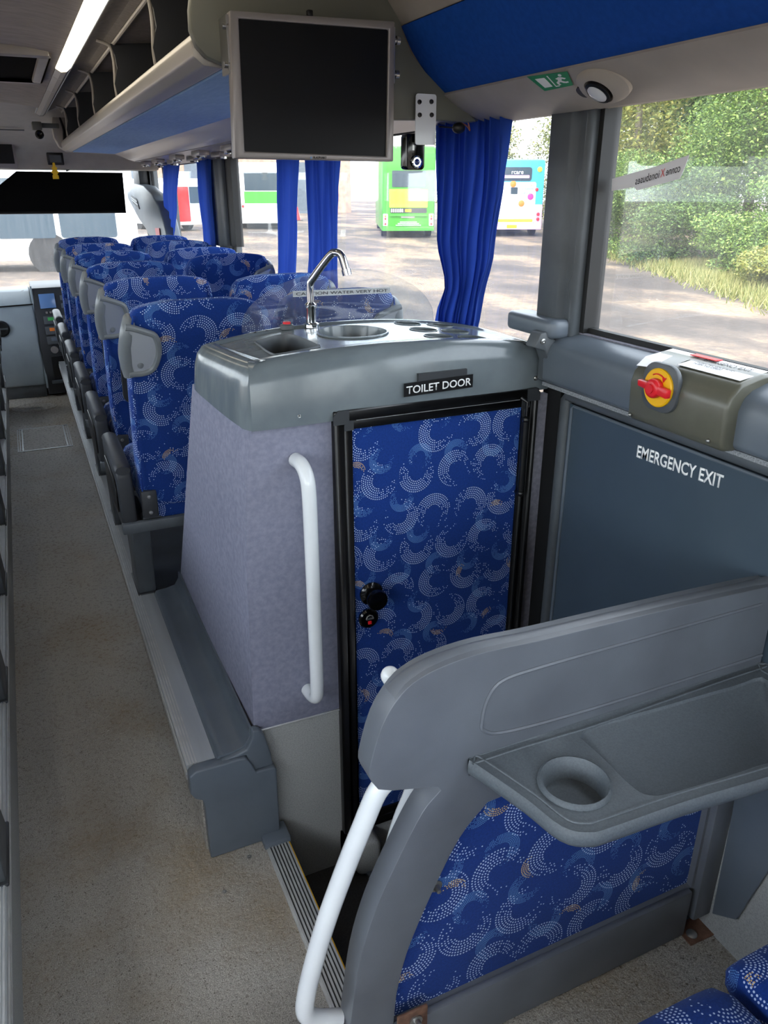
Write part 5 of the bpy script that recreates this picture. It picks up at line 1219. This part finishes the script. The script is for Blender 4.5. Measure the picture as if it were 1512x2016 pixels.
# vehicles -------------------------------------------------------------
M['bus_green'] = plain('bus green paint', '#3f9e2e', 0.35, coat=0.3); M['bus_lime'] = plain('bus lime paint', '#d9dc3a', 0.4)
M['bus_blue'] = plain('bus sky blue paint', '#49b9e2', 0.35); M['bus_pink'] = plain('bus pink paint', '#e3a9d6', 0.4); M['bus_white'] = plain('bus white paint', '#e8eaea', 0.3, coat=0.3)
M['bus_glass'] = plain('bus dark glass', '#37454f', 0.1, spec=0.25); M['magenta'] = plain('magenta print', '#e0368f', 0.5); M['tyre'] = plain('tyre', '#1c1c1d', 0.8)
M['teal'] = plain('teal print', '#3d8a96', 0.5); M['lime_print'] = plain('lime print', '#b6d433', 0.5)
def vehicle(name, label, cat, px_, py_, yaw, W, Hh, Ln, body, build):
    """rear face centred on the origin, length running along local +y"""
    t = thing(name, label, cat, (0, 0, 0))
    prof_ = rrect(-W / 2, W / 2, 0.32, Hh, 0.16, 4, (0, 1, 1, 0))
    MB().loft([[(x, y, z) for x, z in [((x * s_), 0.32 + (z - 0.32) * (0.5 + 0.5 * s_)) for x, z in prof_]] for y, s_ in ((0.0, 0.97), (0.12, 1.0), (Ln - 0.12, 1.0), (Ln, 0.97))]).build('body', body, t, bevel=0.02)
    for y in (1.6, Ln - 2.0):
        for sx in (-1, 1):
            MB().lathe([(0.28, -0.14), (0.48, -0.14), (0.48, 0.14), (0.28, 0.14)], (sx * (W / 2 - 0.16), y, 0.48), 'x', 20).build('wheel', 'tyre', t)
    def pan(nm, mat, x0, x1, z0, z1, d=0.03, r=0.03, par=None): return MB().prism(rrect(x0, x1, z0, z1, r, 3), 'y', -d, 0.05).build(nm, mat, par or t)
    def disc(nm, mat, x, z, r, d=0.05): return MB().lathe([(r, 0.02), (r, -d), (r * 0.8, -d - 0.01), (0.002, -d - 0.01)], (x, 0, z), 'y', 16).build(nm, mat, t)
    build(t, pan, disc, W, Hh)
    t.location = (px_, py_, gz(px_, py_)); t.rotation_euler.z = yaw
    return t
def green_rear(t, pan, disc, W, Hh):
    pan('rear_window', 'bus_glass', -0.78, 0.78, 2.25, 2.95)
    pan('lime_panel', 'bus_lime', -0.90, 0.90, 1.36, 2.15, 0.02)
    for k in range(9): pan('grille_slat', 'bus_lime', -0.86, 0.02, 1.56 + k * 0.06, 1.59 + k * 0.06, 0.035, 0.008)
    pan('plate_bar', 'charcoal', -0.86, 0.86, 1.12, 1.33, 0.03)
    pan('number_plate', 'yellow', -0.16, 0.14, 1.16, 1.29, 0.04)
    for k in range(6): pan('sticker', 'white_matt', -0.82 + k * 0.1, -0.76 + k * 0.1, 1.15, 1.30, 0.04, 0.01)
    pan('bonnet_lip', 'bus_green', -0.88, 0.88, 0.98, 1.05, 0.07); pan('badge', 'silver', -0.35, 0.3, 0.90, 0.98, 0.04)
    for k in range(3): pan('step', 'white', -0.40 - 0.1 * k, 0.40 + 0.1 * k, 0.70 - k * 0.07, 0.73 - k * 0.07, 0.08, 0.01)
    pan('bumper', 'bus_green', -1.22, 1.22, 0.33, 0.52, 0.09, 0.05)
    for sx in (-1, 1):
        pan('lamp_cluster', 'white', sx * 1.09 - 0.11, sx * 1.09 + 0.11, 0.55, 1.08, 0.03)
        for z, mt in ((0.98, 'orange'), (0.86, 'red'), (0.74, 'lens'), (0.63, 'red')): disc('tail_lamp', mt, sx * 1.09, z, 0.05)
def paint_rear(t, pan, disc, W, Hh):
    pan('white_panel', 'bus_white', -1.15, 0.86, 0.62, 2.45, 0.015, 0.1)
    pan('rear_window', 'bus_glass', -0.85, 0.62, 2.50, 3.10, 0.03, 0.12)
    pan('lower_edge', 'bus_pink', -1.23, 1.23, 0.33, 0.62, 0.03); pan('pink_corner', 'bus_pink', 0.86, 1.22, 0.62, 1.45, 0.025)
    pan('pink_shape', 'bus_pink', -0.7, 0.5, 2.62, 2.75, 0.04); pan('meadow_print', 'lime_print', -0.9, 0.8, 0.66, 0.80, 0.022, 0.06)
    pan('number_plate', 'yellow', -0.45, 0.05, 0.38, 0.54, 0.04); pan('flap', 'bus_white', 0.15, 0.84, 0.86, 1.22, 0.03, 0.03)
    pan('vent', 'bus_glass', -0.35, -0.02, 1.92, 2.22, 0.03)
    disc('balloon', 'lime_print', 0.98, 3.0, 0.12, 0.02); disc('balloon', 'magenta', 0.62, 1.80, 0.15, 0.02); disc('balloon', 'orange', 0.2, 1.50, 0.15, 0.02); disc('balloon', 'red', 0.9, 2.12, 0.08, 0.02); disc('balloon', 'orange', -0.25, 2.36, 0.15, 0.02)
    disc('tail_lamp', 'red', 1.04, 1.02, 0.08); disc('tail_lamp', 'red', 1.04, 0.80, 0.08)
    for body, x, z, sz, mt in (('rcare', -0.36, 2.80, 0.20, 'white_matt'), ('Inspiring', 0.16, 2.30, 0.11, 'orange'), ('Creative', 0.14, 2.12, 0.13, 'teal'), ('Caring......', 0.14, 1.93, 0.13, 'teal')):
        text('lettering', body, mt, t, (x, -0.055, z), (1, 0, 0), (0, 0, 1), sz, None, 0.004)
def facing(x0, y0): return -math.atan2(x0, y0)
p = onz(800, 470, gz(16.8, 34.6) + 0.1)
vehicle('green_bus', 'bright green bus seen from behind below the dash camera', 'bus', 17.2, 34.9, facing(17.2, 34.9) + R(4), 2.5, 4.0, 10.0, 'bus_green', green_rear)
vehicle('painted_bus', 'white and sky blue bus with balloons and pink corners', 'bus', 22.4, 33.6, facing(22.4, 33.6) + R(10), 2.5, 3.45, 9.0, 'bus_blue', paint_rear)
def plain_rear(t, pan, disc, W, Hh):
    pan('rear_window', 'bus_glass', -0.95, 0.95, 2.0, 2.9); pan('green_band', 'bus_green', -1.0, 1.0, 1.35, 1.95, 0.02); pan('white_skirt', 'bus_white', -1.15, 1.15, 0.36, 1.33, 0.03)
    disc('tail_lamp', 'red', -1.1, 1.2, 0.07); disc('tail_lamp', 'red', 1.1, 1.2, 0.07)
vehicle('white_bus', 'white and green bus seen through the window left of the curtains', 'bus', 12.8, 44.0, facing(12.8, 44.0), 2.6, 3.4, 9.0, 'bus_white', plain_rear)
def coach_side(t, pan, disc, W, Hh):
    for k in range(7): MB().prism(rrect(0.6 + k * 1.75, 2.2 + k * 1.75, 0.95, 2.6, 0.08, 3), 'x', -1.285, -1.24).build('side_window', 'bus_glass', t)
    for y in (2.6, 11.0): MB().lathe([(0.50, 0), (0.60, -0.02), (0.60, -0.03), (0.45, -0.035), (0.40, -0.02), (0.25, -0.05), (0.001, -0.06)], (-1.24, y, 0.5), 'x', 22).build('wheel_rim', 'tyre', t)
cs_ = vehicle('white_coach', 'long white coach parked across the yard ahead of the windscreen', 'coach', 3.7, 27.2, R(82), 2.5, 3.5, 14.0, 'bus_white', coach_side)
vehicle('red_van', 'red and white van parked beyond the white coach', 'van', 8.6, 44.0, facing(8.6, 44.0) + R(30), 2.1, 2.6, 5.5, 'bus_white', lambda t, pan, disc, W, Hh: (pan('red_panel', 'red', -1.0, 0.2, 0.5, 2.2), pan('rear_window', 'bus_glass', 0.25, 0.95, 1.4, 2.2)))
bw = thing('workshop', 'brown brick workshop wall behind the white and green bus', 'building', (17, 66, gz(17, 60)))
M['brick_far'] = plain('far brick', '#a08070', 0.9, c2='#b59a88', nscale=2)
z0 = gz(17, 60) - 0.3
B('wall', 'brick_far', bw, 4, 27, 66, 70, z0, z0 + 6.5); MB().prism([(65.6, z0 + 6.5), (70.4, z0 + 6.5), (68, z0 + 8)], 'x', 3.6, 27.4).build('roof', 'grey_dark', bw)
for k in range(3): B('roller_door', 'grey', bw, 6 + 7 * k, 9.6 + 7 * k, 65.9, 66, z0, z0 + 4.2)
for nm, x, y, lb_ in (('traffic_cone', 17.6, 52.5, 'red traffic cone standing on the yard by the workshop'), ('traffic_cone', 13.2, 36.0, 'red traffic cone nearest to the white and green bus')):
    t = thing(nm, lb_, 'traffic cone', (x, y, gz(x, y)))
    z0 = gz(x, y); MB().lathe([(0.22, 0.03), (0.04, 0.85), (0.001, 0.86)], (x, y, z0), 'z', 16).build('cone', 'red', t); B('base', 'rubber', t, x - 0.28, x + 0.28, y - 0.28, y + 0.28, z0, z0 + 0.04)
